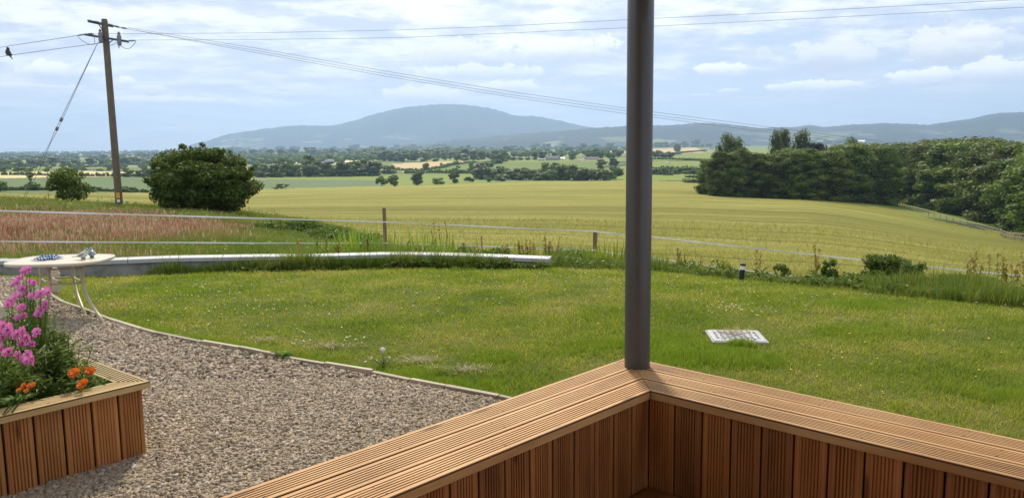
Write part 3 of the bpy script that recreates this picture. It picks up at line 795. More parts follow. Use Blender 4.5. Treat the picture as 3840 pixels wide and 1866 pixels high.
# ------------------------------------------------------------------ lawn grass
def tri_blades(X, Y, Z, h, w, lean, seed=0, az=None):
    n = len(X); r = np.random.default_rng(seed)
    az = r.uniform(0, 6.283, n) if az is None else az
    la = r.uniform(0, 6.283, n); l = h * lean * r.uniform(.2, 1.0, n)
    dx, dy = np.cos(az) * w / 2, np.sin(az) * w / 2
    V = np.empty((n, 3, 3)); V[:, 0] = np.stack([X - dx, Y - dy, Z], -1); V[:, 1] = np.stack([X + dx, Y + dy, Z], -1)
    V[:, 2] = np.stack([X + np.cos(la) * l, Y + np.sin(la) * l, Z + h], -1)
    return V.reshape(-1, 3), np.arange(n * 3).reshape(-1, 3)
def grass_mat(name, stops, posscale, posamt, trans=0.3, tip=None):
    mt, N, b = new_mat(name); g = N.new('ShaderNodeNewGeometry')
    n1 = N.noise(g.outputs['Position'], posscale, 4, .6)
    n1 = N.smooth(n1, .28, .72)
    f = N.math('ADD', N.math('MULTIPLY', g.outputs['Random Per Island'], 1 - posamt), N.math('MULTIPLY', n1, posamt))
    c = N.ramp(f, stops)
    N.put(b.inputs['Base Color'], c); b.inputs['Roughness'].default_value = .55; b.inputs['Specular IOR Level'].default_value = .3
    t = N.new('ShaderNodeBsdfTranslucent'); N.put(t.inputs[0], c)
    mx = N.new('ShaderNodeMixShader'); mx.inputs[0].default_value = trans
    N.l.new(b.outputs[0], mx.inputs[1]); N.l.new(t.outputs[0], mx.inputs[2]); N.l.new(mx.outputs[0], N.n['Material Output'].inputs[0])
    return mt
M_grass = grass_mat('lawn_grass', [(0.10, (0.10, 0.175, 0.012)), (0.36, (0.20, 0.285, 0.020)), (0.58, (0.31, 0.355, 0.036)), (0.78, (0.45, 0.40, 0.09)), (0.97, (0.56, 0.46, 0.18))], 1.1, 0.45, 0.45)
M_lush = grass_mat('lush_grass', [(0.1, (0.115, 0.205, 0.012)), (0.5, (0.20, 0.30, 0.022)), (0.9, (0.32, 0.38, 0.045))], 3, 0.3, 0.45)
COVERPX = [(2652, 1236), (2852, 1238), (2868, 1287), (2672, 1276)]
COV = [at(x, y, 0.02) for x, y in COVERPX]
def inside_lawn(X, Y):
    e = edgeY(X, Y)
    ep = [tuple(p) for p in EDG]; path = ep + [(EDG[-1][0], 0.0), (-12, 0.0), (-12, 9.6), (EDG[0][0] - .8, EDG[0][1] + 1.0)]
    k = (Y < e + 0.1) & ~inpoly(X, Y, path)
    qa = (X - CORN.x) * uR.x + (Y - CORN.y) * uR.y; qb = (X - CORN.x) * uL.x + (Y - CORN.y) * uL.y
    k &= ~((qa > -0.01) & (qb > -0.01))
    k &= ~inpoly(X, Y, COV)
    return k
TUFTS = [(2180, 1300, .5, .7), (2770, 1350, .42, 1.5), (2560, 1335, .6, 1.1), (2690, 1335, .4, 1.2), (2780, 1300, .14, 1.5), (3230, 1145, .5, 1.0), (3180, 1240, .4, .8), (1700, 1450, .5, 1.0), (1860, 1340, .35, .8), (2480, 1270, .5, .7), (3780, 1490, .3, 1.0), (640, 1090, .5, .6), (1620, 1400, .3, 1.0), (2380, 1290, .4, 1.0)]
def build_lawn():
    n = 620000
    Y = rng.uniform(3.2, 14.5, n) ; keep = rng.uniform(0, 1, n) < np.clip((5.0 / Y) ** 1.0, 0, 1)
    Y = Y[keep]; X = rng.uniform(-.74, .74, len(Y)) * Y; y2 = rng.uniform(2.2, 14.5, 90000); y2 = y2[rng.uniform(0, 1, 90000) < np.clip(5.0 / y2, 0, 1)]; X = np.concatenate([X, rng.uniform(.74, 1.35, len(y2)) * y2]); Y = np.concatenate([Y, y2])
    k = inside_lawn(X, Y); X, Y = X[k], Y[k]; Z = zlawn(X, Y)
    m = snoise(X, Y, 1.3, 4) * .5 + snoise(X, Y, 4.0, 5) * .5
    m = m * .6 + .4 * snoise(X, Y, 11.0, 6); h = (0.010 + 0.040 * m ** 1.5) * rng.uniform(.5, 1.5, len(X)) * (1 + 0.05 * (Y - 5)); kk = rng.uniform(0, 1, len(X)) < .45 + .9 * m; X, Y, Z, h = X[kk], Y[kk], Z[kk], h[kk]
    w = 0.0052 * (Y / 5.0) * rng.uniform(.7, 1.4, len(X))
    V, F = tri_blades(X, Y, Z - .002, h, w, 1.3, 3)
    tag(mesh_np('lawn_grass', V, F, M_grass), kind='stuff')
    XX = []; YY = []; HH = []
    for (px, py, r, s) in TUFTS:
        p = at(px, py, 0.0) if py > 1200 else lawnhit(px, py)
        k = int(9000 * r * r * 1.4 + 1200); rr = np.sqrt(rng.uniform(0, 1, k)) * r * rng.uniform(.5, 1, k); a = rng.uniform(0, 6.28, k)
        x = p[0] + rr * np.cos(a); y = p[1] + rr * np.sin(a) * .75
        nz = snoise(x, y, 5.0, 31) * .6 + snoise(x, y, 14.0, 32) * .4; kk = nz + .35 * (1 - rr / r) > .52; x, y, q_ = x[kk], y[kk], rr[kk] / r
        XX.append(x); YY.append(y); HH.append((0.050 * s * (1 - q_ ** 2 * .6)) * rng.uniform(.4, 1.2, len(x)))
    for nsc, thr, cnt, hh0 in ((1.6, .60, 130000, .034), (5.0, .66, 90000, .042)):      # ranker growth scattered over the whole lawn
        y = rng.uniform(3.6, 13.5, cnt); x = rng.uniform(-.7, .7, cnt) * y; kk = (snoise(x, y, nsc, 41) > thr) & (rng.uniform(0, 1, cnt) < 5 / y); x, y = x[kk], y[kk]
        XX.append(x); YY.append(y); HH.append(hh0 * rng.uniform(.4, 1.25, len(x)))
    # rough fringe against the edging and the benches
    for a, b in zip(EDG[3:-1], EDG[4:]):
        k = 700; t = rng.uniform(0, 1, k); o = np.abs(rng.normal(0, .07, k)) + .02
        d = np.array(b) - np.array(a); nn = np.array([-d[1], d[0]]) / np.linalg.norm(d)
        XX.append(a[0] + d[0] * t + nn[0] * o); YY.append(a[1] + d[1] * t + nn[1] * o); HH.append(rng.uniform(.02, .055, k))
    X = np.concatenate(XX); Y = np.concatenate(YY); h = np.concatenate(HH); k = inside_lawn(X, Y); X, Y, h = X[k], Y[k], h[k]
    V, F = tri_blades(X, Y, zlawn(X, Y) - .002, h, 0.005 * np.maximum(Y, 5) / 5, .9, 4)
    tag(mesh_np('lush_grass_patches', V, F, M_lush), kind='stuff')
build_lawn()
M_petalw = simple('white_petals', (0.80, 0.79, 0.74), .6, var=.05); M_petaly = simple('yellow_petals', (0.75, 0.50, 0.02), .5, var=.1)
def lawn_flowers():
    for nm, mt, cl, nb, size in (('lawn_daisies', M_petalw, [(640, 1110, 1.3, 80), (960, 1160, 1.6, 70), (2650, 1080, .8, 14), (2740, 1160, .4, 34), (1960, 1060, 1.5, 36), (2200, 1040, 1.2, 26), (1330, 1280, .12, 8), (1115, 1300, .1, 6), (3400, 1120, 1.5, 20), (3060, 1130, .6, 10), (1500, 1120, 1.5, 24), (1400, 1360, .12, 8)], 120, .0075),
                                 ('lawn_buttercups', M_petaly, [(1600, 1150, 1.8, 60), (2100, 1100, 2, 30), (2900, 1100, 1.5, 40), (3100, 1400, .8, 14), (3600, 1300, .8, 14), (2550, 1060, 1.6, 40), (1300, 1150, 1.6, 30)], 40, .008)):
        b = MB()
        for (px, py, r, k) in cl:
            c = lawnhit(px, py)
            for _ in range(k):
                x = c[0] + random.gauss(0, r * .5); y = c[1] + random.gauss(0, r * .5)
                if not inside_lawn(np.array([x]), np.array([y]))[0] or y < 3.5: continue
                z = float(zlawn(x, y)) + random.uniform(.02, .045); s = size * random.uniform(.7, 1.2) * max(1, y / 9)
                a0 = random.random() * 6; tl = random.uniform(-.4, .4)
                vs = [(x + s * math.cos(a0 + j * PI / 4) * (1 if j % 2 else .72), y + s * math.sin(a0 + j * PI / 4) * (1 if j % 2 else .72), z + s * .45 * tl * math.cos(a0 + j * PI / 4)) for j in range(8)]
                b._add(vs + [(x, y, z + s * .5)], [(j, (j + 1) % 8, 8) for j in range(8)])
                b.tube([(x, y, z - .04), (x, y, z)], .0009, 3, cap=False, mi=1)
        tag(b.build(nm, [mt, M_lush]), kind='stuff')
lawn_flowers()

# ------------------------------------------------------------------ foliage builders
def leaf_cloud(C, R, n, size, seed, outward=0.5, lo=0.72, hi=1.05, flat=0.0, prune=True, aspect=0.55, droop=0.0):
    """leaf-sized rhombi spread on a set of ellipsoid clumps"""
    r = np.random.default_rng(seed); C = np.asarray(C, float); R = np.asarray(R, float)
    area = (R[:, 0] * R[:, 1] + R[:, 1] * R[:, 2] + R[:, 0] * R[:, 2]); p = area / area.sum()
    k = r.choice(len(C), n, p=p); d = r.normal(size=(n, 3)); d /= np.linalg.norm(d, axis=1)[:, None]
    P = C[k] + d * R[k] * r.uniform(lo, hi, n)[:, None]
    if prune:
        keep = np.ones(n, bool)
        for i in range(len(C)):
            q = (((P - C[i]) / R[i]) ** 2).sum(1); keep &= ~((q < .45) & (k != i))
        P, d = P[keep], d[keep]; n = len(P)
    nrm = d * outward + r.normal(size=(n, 3)) * (1 - outward) + np.array([0, 0, flat]); nrm /= np.linalg.norm(nrm, axis=1)[:, None]
    a = np.cross(nrm, r.normal(size=(n, 3))); a /= np.linalg.norm(a, axis=1)[:, None]; b = np.cross(nrm, a)
    s = size * r.uniform(.6, 1.4, n)[:, None]
    V = np.stack([P - a * s, P - b * s * aspect, P + a * s - [0, 0, droop * size], P + b * s * aspect], 1).reshape(-1, 3)
    return V, np.arange(n * 4).reshape(-1, 4)
def join(parts):
    Vs, Fs, b = [], [], 0
    for V, F in parts: Vs.append(V); Fs.append(F + b); b += len(V)
    return np.concatenate(Vs), np.concatenate(Fs)
def core(C, R, f=0.72, seg=(8, 5)):
    """dense twiggy hearts of the clumps, so one does not see through the crown"""
    Vs = []; Fs = []; b = 0; nu, nv = seg
    for c, r in zip(C, R):
        th = np.linspace(0, 2 * PI, nu, endpoint=False); ph = np.linspace(0.15, PI - .15, nv)
        T, P = np.meshgrid(th, ph); w = f * (1 + rng.uniform(-.12, .12, T.shape))
        V = np.stack([c[0] + r[0] * w * np.sin(P) * np.cos(T), c[1] + r[1] * w * np.sin(P) * np.sin(T), c[2] + r[2] * w * np.cos(P)], -1).reshape(-1, 3)
        for i in range(nv - 1):
            for j in range(nu): Fs.append((b + i * nu + j, b + i * nu + (j + 1) % nu, b + (i + 1) * nu + (j + 1) % nu, b + (i + 1) * nu + j))
        Vs.append(V); b += len(V)
    return np.concatenate(Vs), np.array(Fs)
def clumps(kind, n, seed):
    r = np.random.default_rng(seed); C = []; R = []
    for i in range(n):
        u = r.uniform(); a = r.uniform(0, 6.283)
        if kind == 'round':
            z = .10 + .74 * u; w = .42 * math.sin(PI * min(1, max(0.05, (z - .05) / .95))) ** .7; rad = w * r.uniform(.25, .85); s = r.uniform(.11, .20)
            C.append((rad * math.cos(a), rad * math.sin(a), z)); R.append((s * 1.15, s * 1.15, s * .85))
        elif kind == 'bush':
            z = .10 + .68 * u; w = .62 * math.sqrt(max(.05, 1 - ((z - .25) / .72) ** 2)); rad = w * math.sqrt(r.uniform(.05, 1)) * .8; s = r.uniform(.14, .24)
            C.append((rad * math.cos(a), rad * math.sin(a), z)); R.append((s * 1.2, s * 1.2, s * .85))
        elif kind == 'dome':
            d = r.normal(size=3); d /= np.linalg.norm(d); q = r.uniform(.62, 1.0); s = r.uniform(.07, .15); lump = 1 + .10 * math.sin(3 * a + d[0] * 4)
            C.append((d[0] * .38 * q * lump, d[1] * .38 * q * lump, .40 + d[2] * (.47 if d[2] > 0 else .30) * q * lump)); R.append((s * 1.1, s * 1.1, s * .8))
        elif kind == 'full':       # crown to the ground, tiered
            z = .03 + .87 * u; w = .34 * math.sin(PI * min(.97, .22 + .72 * u)) ** .6; rad = w * r.uniform(.35, .95); s = r.uniform(.075, .14)
            C.append((rad * math.cos(a), rad * math.sin(a), z)); R.append((s * 1.35, s * 1.35, s * .62))
        elif kind == 'poplar':
            z = .15 + .80 * u; w = .13 * math.sin(PI * min(.95, .2 + .72 * u)) ** .7; rad = w * r.uniform(.1, .9); s = r.uniform(.035, .07); rad *= 1.30
            C.append((rad * math.cos(a), rad * math.sin(a), z)); R.append((s * 1.3, s * 1.3, s * 1.9))
        elif kind == 'cone':
            z = .10 + .82 * u; w = .30 * (1 - u) + .03; rad = w * r.uniform(.3, .9); s = r.uniform(.07, .12) * (1.2 - u * .6)
            C.append((rad * math.cos(a), rad * math.sin(a), z)); R.append((s * 1.2, s * 1.2, s * .7))
    return np.array(C), np.array(R)
def trunk_mb(h, r0, mb=None, limbs=5, seed=1, spread=.3):
    rr = random.Random(seed); b = mb or MB()
    b.tube([(0, 0, -.03 * h), (0.01 * h, 0, .2 * h), (0, .01 * h, .45 * h), (0.01 * h, 0, .75 * h)], [r0 * 1.25, r0, r0 * .75, r0 * .2], 7)
    for i in range(limbs):
        a = 6.283 * i / limbs + rr.uniform(-.4, .4); z = h * rr.uniform(.18, .45)
        b.tube([(0, 0, z), (math.cos(a) * spread * h * .45, math.sin(a) * spread * h * .45, z + h * .14), (math.cos(a) * spread * h * .9, math.sin(a) * spread * h * .9, z + h * rr.uniform(.2, .34))], [r0 * .5, r0 * .3, r0 * .08], 5)
    return b
G_dark = leafy('dark_leaves', [(0.1, (0.026, 0.060, 0.008)), (0.5, (0.066, 0.122, 0.014)), (0.9, (0.150, 0.205, 0.030))])
G_wood = leafy('wood_leaves', [(0.1, (0.024, 0.054, 0.006)), (0.5, (0.082, 0.128, 0.013)), (0.9, (0.200, 0.225, 0.028))], posscale=.12)
G_poplar = leafy('poplar_leaves', [(0.1, (0.045, 0.065, 0.02)), (0.5, (0.085, 0.11, 0.035)), (0.9, (0.14, 0.16, 0.06))])
G_copper = leafy('copper_leaves', [(0.1, (0.012, 0.008, 0.010)), (0.5, (0.026, 0.015, 0.018)), (0.9, (0.05, 0.028, 0.03))], trans=0.1)
G_far = leafy('far_leaves', [(0.1, (0.032, 0.062, 0.009)), (0.5, (0.080, 0.120, 0.016)), (0.9, (0.165, 0.200, 0.030))], trans=0.15, posscale=.02, posamt=.5)
G_fresh = leafy('fresh_leaves', [(0.1, (0.05, 0.10, 0.012)), (0.5, (0.10, 0.17, 0.022)), (0.9, (0.20, 0.27, 0.05))], posscale=4)
G_bramble = leafy('bramble_leaves', [(0.1, (0.032, 0.070, 0.012)), (0.5, (0.075, 0.135, 0.02)), (0.9, (0.155, 0.21, 0.035))], posscale=3)

# ---- far and middle-distance trees: a few shared meshes, one object per tree
FARM = {}
def far_mesh(kind, i, nclump, nleaf, size, mt=G_far, trunk=True):
    C, R = clumps(kind, nclump, 100 + i * 7 + len(kind))
    V, F = join([leaf_cloud(C, R, nleaf, size, 50 + i, outward=.55, flat=.25), core(C, R, .80, (7, 4))])
    me_v, me_f, mi = V, F, np.zeros(len(F), int)
    t = MB(); t.tube([(0, 0, -.05), (0, 0, .5)], [.035, .02], 4)
    if trunk:
        tv = np.array(t.v); tf = np.array([f for f in t.f if len(f) == 4])
        mi = np.concatenate([mi, np.ones(len(tf), int)]); me_f = np.concatenate([F, tf + len(V)]); me_v = np.concatenate([V, tv])
    return mesh_np('tree_mesh', me_v, me_f, [mt, M_bark], midx=mi, link=False)
for kind, num, ncl, nl, sz in (('round', 6, 18, 900, .055), ('bush', 4, 14, 700, .075), ('full', 4, 26, 1100, .045), ('cone', 2, 20, 800, .045), ('poplar', 2, 22, 800, .03)):
    FARM[kind] = [far_mesh(kind, i, ncl, nl, sz) for i in range(num)]
NFAR = [0]
def far_tree(px, base, hpx, kind='round', wide=1.0, label='', group=None, name='tree', cat='tree', lo=60.0):
    p = ghit(px, base, lo)
    if base < 560 and p.y < 600:
        q = raydir(px, base); p = Vector((q[0] * 1300, 1300, float(H(q[0] * 1300, 1300))))
    h = hpx / FPX * p.y
    me = random.choice(FARM[kind]); o = bpy.data.objects.new(name, me); COL.objects.link(o)
    o.location = (p.x, p.y, p.z - .02 * h); s = h / 1.0
    o.scale = (s * wide, s * wide, s); o.rotation_euler = (0, 0, random.uniform(0, 6.28)); NFAR[0] += 1
    return tag(o, label, cat, group)
def belt(pts, n, hr, kinds, wr, label, group, name='tree', jy=3, cat='tree', lo=60.0):
    L = [0]
    for a, b in zip(pts, pts[1:]): L.append(L[-1] + abs(b[0] - a[0]))
    for i in range(n):
        s = (i + random.uniform(.1, .9)) / n * L[-1]
        k = max(j for j in range(len(pts) - 1) if L[j] <= s)
        f = (s - L[k]) / (L[k + 1] - L[k]); x = pts[k][0] + (pts[k + 1][0] - pts[k][0]) * f; y = pts[k][1] + (pts[k + 1][1] - pts[k][1]) * f
        far_tree(x, y + random.uniform(-jy, jy), random.uniform(*hr), random.choice(kinds), random.uniform(*wr), label, group, name, cat, lo)
# belt closing off the blue-green field
belt([(955, 663), (1180, 661), (1420, 657)], 17, (44, 64), ['round', 'full', 'round', 'bush'], (1.1, 1.5), 'dark green tree in the continuous belt along the far side of the blue-green field', 'trees in the belt behind the blue-green field')
belt([(970, 664), (1410, 660)], 15, (24, 36), ['bush'], (1.2, 1.7), 'low rounded bush at the foot of the belt behind the blue-green field', 'bushes at the foot of the belt', 'bush', 1.5, 'bush')
far_tree(1058, 652, 76, 'round', .95, 'tall round-headed tree standing up at the left of the belt behind the blue-green field')
far_tree(1162, 650, 74, 'full', 1.25, 'tallest narrow dark tree of the belt, just left of the round-roofed barn')
far_tree(1378, 655, 66, 'round', 1.3, 'broad domed tree near the right-hand end of the belt, beyond the barn')
far_tree(1290, 655, 58, 'round', 1.3, 'pale green domed tree in the belt directly right of the barn')
# left plain
belt([(420, 668), (700, 662), (955, 660)], 12, (26, 44), ['round', 'bush', 'full'], (1.0, 1.5), 'tree in the hedgerow left of the belt, behind the big round bush', 'trees in the left hedgerow')
belt([(-60, 628), (300, 622), (600, 618)], 16, (22, 36), ['round', 'bush'], (1.2, 1.8), 'hazy blue-green tree in the wooded strip across the left of the plain', 'hazy trees on the left of the plain')
belt([(-60, 648), (560, 640)], 12, (12, 26), ['bush', 'round'], (1.2, 2.0), 'small hedge tree between the pale strips on the left of the plain', 'small hedge trees left of the pole')
belt([(-60, 604), (560, 594)], 12, (16, 24), ['bush'], (1.6, 2.6), 'faint blue tree clump near the left horizon', 'faint clumps near the left horizon')
belt([(-60, 588), (640, 580)], 14, (12, 18), ['bush', 'round'], (2.0, 3.2), 'very faint tree clump on the left skyline', 'tree clumps on the left skyline')
# central wood and plain
belt([(1410, 606), (1600, 604), (1900, 600)], 24, (28, 42), ['round', 'full', 'cone'], (1.0, 1.5), 'tree in the dense wood above the cut hay field', 'trees in the wood above the hay field')
belt([(1400, 594), (1900, 588)], 14, (26, 36), ['round', 'bush'], (1.3, 1.9), 'tree at the back of the wood above the hay field', 'trees at the back of the wood')
belt([(640, 596), (900, 588), (1200, 582), (1450, 578)], 16, (22, 34), ['round', 'bush'], (1.2, 2.0), 'round tree in the hedgerows below the mountain foot', 'hedgerow trees below the mountain')
belt([(700, 618), (1000, 612), (1240, 608)], 12, (22, 34), ['round', 'bush', 'full'], (1.1, 1.6), 'tree in the hedgerow behind the barn', 'hedgerow trees behind the barn')
belt([(820, 572), (1400, 562), (1900, 555), (2340, 549)], 22, (16, 26), ['bush', 'round'], (1.6, 2.8), 'hazy tree on the line where plain meets mountain', 'tree line at the foot of the mountain')
belt([(1600, 572), (2000, 564), (2340, 558)], 12, (18, 28), ['round', 'bush'], (1.2, 2.0), 'tree in the hedge above the farmhouse pasture', 'hedge trees above the farmhouse')
# behind the barley
for x, b_, h, w, k, l in ((1432, 696, 40, 1.0, 'bush', 'round dark bush at the left end of the row behind the barley'), (1478, 697, 50, 1.25, 'round', 'open-crowned small tree second in the row behind the barley'),
                          (1567, 693, 52, 1.3, 'round', 'spreading small tree with gaps in its crown at the barley edge'), (1640, 690, 28, 1.6, 'bush', 'low grey-green bush right of the spreading tree'),
                          (1706, 686, 48, 1.15, 'round', 'darkest rounded tree of the row behind the barley'), (1712, 652, 56, 1.0, 'full', 'tall pointed tree standing behind the row, by the pasture corner'),
                          (1760, 682, 22, 1.5, 'bush', 'small bush right of the darkest rounded tree'), (1830, 682, 26, 1.3, 'bush', 'bush with a loose top midway along the row'),
                          (1880, 680, 30, 1.6, 'bush', 'wide bush at the right of the row behind the barley'), (1600, 641, 36, 1.1, 'round', 'solitary tree at the foot of the cut hay field'),
                          (1655, 621, 12, 1.0, 'round', 'tiny lone tree on the hedge of the hay field'), (1455, 652, 40, 1.4, 'bush', 'pale willow-like tree right of the tree belt'),
                          (1780, 650, 44, 1.3, 'round', 'tree at the lower left corner of the farmhouse pasture'), (1820, 640, 36, 1.6, 'bush', 'bushy tree on the left hedge of the farmhouse pasture'),
                          (1870, 612, 42, 1.1, 'round', 'dark tree at the top left corner of the farmhouse pasture')):
    far_tree(x, b_, h, k, w, l, name='bush' if k == 'bush' else 'tree', cat='bush' if k == 'bush' else 'tree')
belt([(1790, 668), (2040, 676), (2310, 672)], 26, (34, 58), ['round', 'bush', 'bush'], (1.1, 1.6), 'tree in the thick tree row between the barley and the farmhouse pasture', 'trees between the barley and the pasture')
belt([(2040, 672), (2170, 674)], 6, (58, 72), ['round', 'full'], (1.2, 1.5), 'tall rounded tree in the middle of the row below the pasture', 'tall trees in the middle of the row')
for x, b_, h, w, l in ((2255, 632, 36, 1.5, 'dense dark round tree right of the pasture'), (2300, 624, 34, 1.4, 'round tree beside the grey post, right of the dense dark one'), (2265, 676, 48, 1.5, 'spreading tree at the right end of the row below the pasture')):
    far_tree(x, b_, h, 'round', w, l)
# round the farmhouse
belt([(1850, 602), (2000, 600), (2180, 596)], 12, (22, 36), ['round', 'full', 'cone'], (.9, 1.4), 'garden tree behind the cream farmhouse', 'trees behind the farmhouse', jy=1)
belt([(2190, 590), (2330, 592)], 7, (24, 36), ['round'], (1.1, 1.5), 'tree behind the low brown-roofed house', 'trees behind the brown-roofed house')
o = far_tree(2146, 599, 26, 'round', 1.1, 'small purple-leaved tree between the two farmhouses'); 
# right of the pillar
belt([(2450, 655), (2640, 652)], 8, (20, 34), ['bush', 'round'], (1.2, 1.7), 'bush in the hedge right of the grey post, above the bright strip', 'hedge bushes right of the post', 'bush', cat='bush')
belt([(2440, 590), (2530, 592)], 4, (20, 32), ['round', 'bush'], (1.3, 1.8), 'dark tree just right of the grey post above the bright field', 'dark trees right of the post')
far_tree(2541, 568, 36, 'round', .95, 'lone round tree in the tan field right of the grey post')
belt([(2440, 553), (2700, 546), (3000, 540)], 18, (18, 28), ['round', 'bush'], (1.2, 2.0), 'tree in the skyline hedge between the post and the poplars', 'skyline hedge trees right of the post')
belt([(3000, 548), (3300, 540), (3560, 530)], 14, (16, 26), ['round', 'bush'], (1.4, 2.2), 'tree on the rise behind the dark wood', 'trees behind the dark wood')
belt([(3560, 524), (3900, 520)], 9, (20, 34), ['round', 'bush'], (1.4, 2.2), 'tree on the skyline at the right edge below the hills', 'skyline trees at the right edge')
# left near-middle
for x, b_, h, w, k, l in ((120, 716, 82, 1.15, 'cone', 'dark cone-shaped tree between the left edge and the leafy sapling'), (350, 722, 28, 1.6, 'bush', 'round bush at the edge of the blue-green field, left of the pole'),
                          (478, 722, 26, 1.9, 'bush', 'low round bush at the edge of the blue-green field, right of the pole'), (1055, 707, 22, 2.0, 'bush', 'lone low bush at the barley edge right of the big round bush'),
                          (2, 720, 44, 1.0, 'bush', 'bush cut by the left edge of the view'), (2600, 684, 34, 2.2, 'bush', 'low mound of scrub at the left tip of the dark wood')):
    far_tree(x, b_, h, k, w, l, name='bush' if k == 'bush' else 'conifer', cat='bush' if k == 'bush' else 'tree', lo=20)

# ---- hedges
def hedge(px, hh, dens, label, width=2.0):
    pts = [ghit(x, y, 60) for x, y in px]; P = []
    for a, b in zip(pts, pts[1:]):
        L = (b - a).length; k = max(2, int(L / 1.6)); 
        for i in range(k):
            q = a.lerp(b, i / k); P.append((q.x, q.y))
    P = np.array(P); P = P + rng.normal(0, .4, P.shape); z = H(P[:, 0], P[:, 1])
    hgt = hh * rng.uniform(.7, 1.3, len(P)); C = np.stack([P[:, 0], P[:, 1], z + hgt * .45], -1); R = np.stack([np.full(len(P), width * .6), np.full(len(P), width * .6), hgt * .6], -1)
    V, F = join([leaf_cloud(C, R, int(len(P) * dens), .5, 9, flat=.2, prune=False), core(C, R, .85, (6, 4))])
    c = pts[len(pts) // 2]
    o = mesh_np('hedge', V - np.array(c), F, G_far); o.location = c
    tag(o, label, 'hedge')
for px, hh, l in ([((560, 660), (960, 661)), 2.2, 'clipped hedge running left from the tree belt behind the big bush'],
                  [((-100, 722), (560, 722)), 1.2, 'low dark hedge along the near side of the blue-green field on the left'],
                  [((1420, 628), (1500, 641), (1600, 641), (1650, 632), (1700, 618), (1790, 611)), 2.6, 'dark hedge curving round the foot of the cut hay field'],
                  [((1520, 652), (1620, 650), (1760, 652), (1880, 655)), 3.2, 'thick hedge between the hay field and the bright green strip'],
                  [((1770, 642), (1840, 617), (1900, 606)), 4.0, 'overgrown hedge up the left side of the farmhouse pasture'],
                  [((1880, 568), (2120, 560), (2330, 560)), 3.0, 'long hedge along the top of the field above the farmhouse'],
                  [((1230, 582), (1420, 582)), 3.0, 'dark hedge along the top of the bright field left of the wood'],
                  [((1100, 598), (1240, 592), (1400, 604)), 2.6, 'hedge round the bright field behind the barn'],
                  [((2440, 598), (2560, 600), (2640, 604)), 2.2, 'dark hedge under the bright field right of the grey post'],
                  [((2490, 590), (2560, 574), (2650, 566)), 2.5, 'slanting hedge between the tan and bright fields right of the post'],
                  [((2440, 553), (2640, 552), (2760, 556)), 3.0, 'hedge along the top of the tan field right of the post'],
                  [((300, 628), (620, 606)), 2.5, 'hazy hedge slanting across the far left plain'],
                  [((-60, 660), (300, 662), (560, 664)), 2.5, 'hedge along the ripe strip on the left of the plain'],
                  [((2440, 646), (2560, 642), (2640, 644)), 4.0, 'hedge behind the bright strip right of the grey post']):
    hedge(px, hh, 26, l, width=max(1.5, hh * .8))

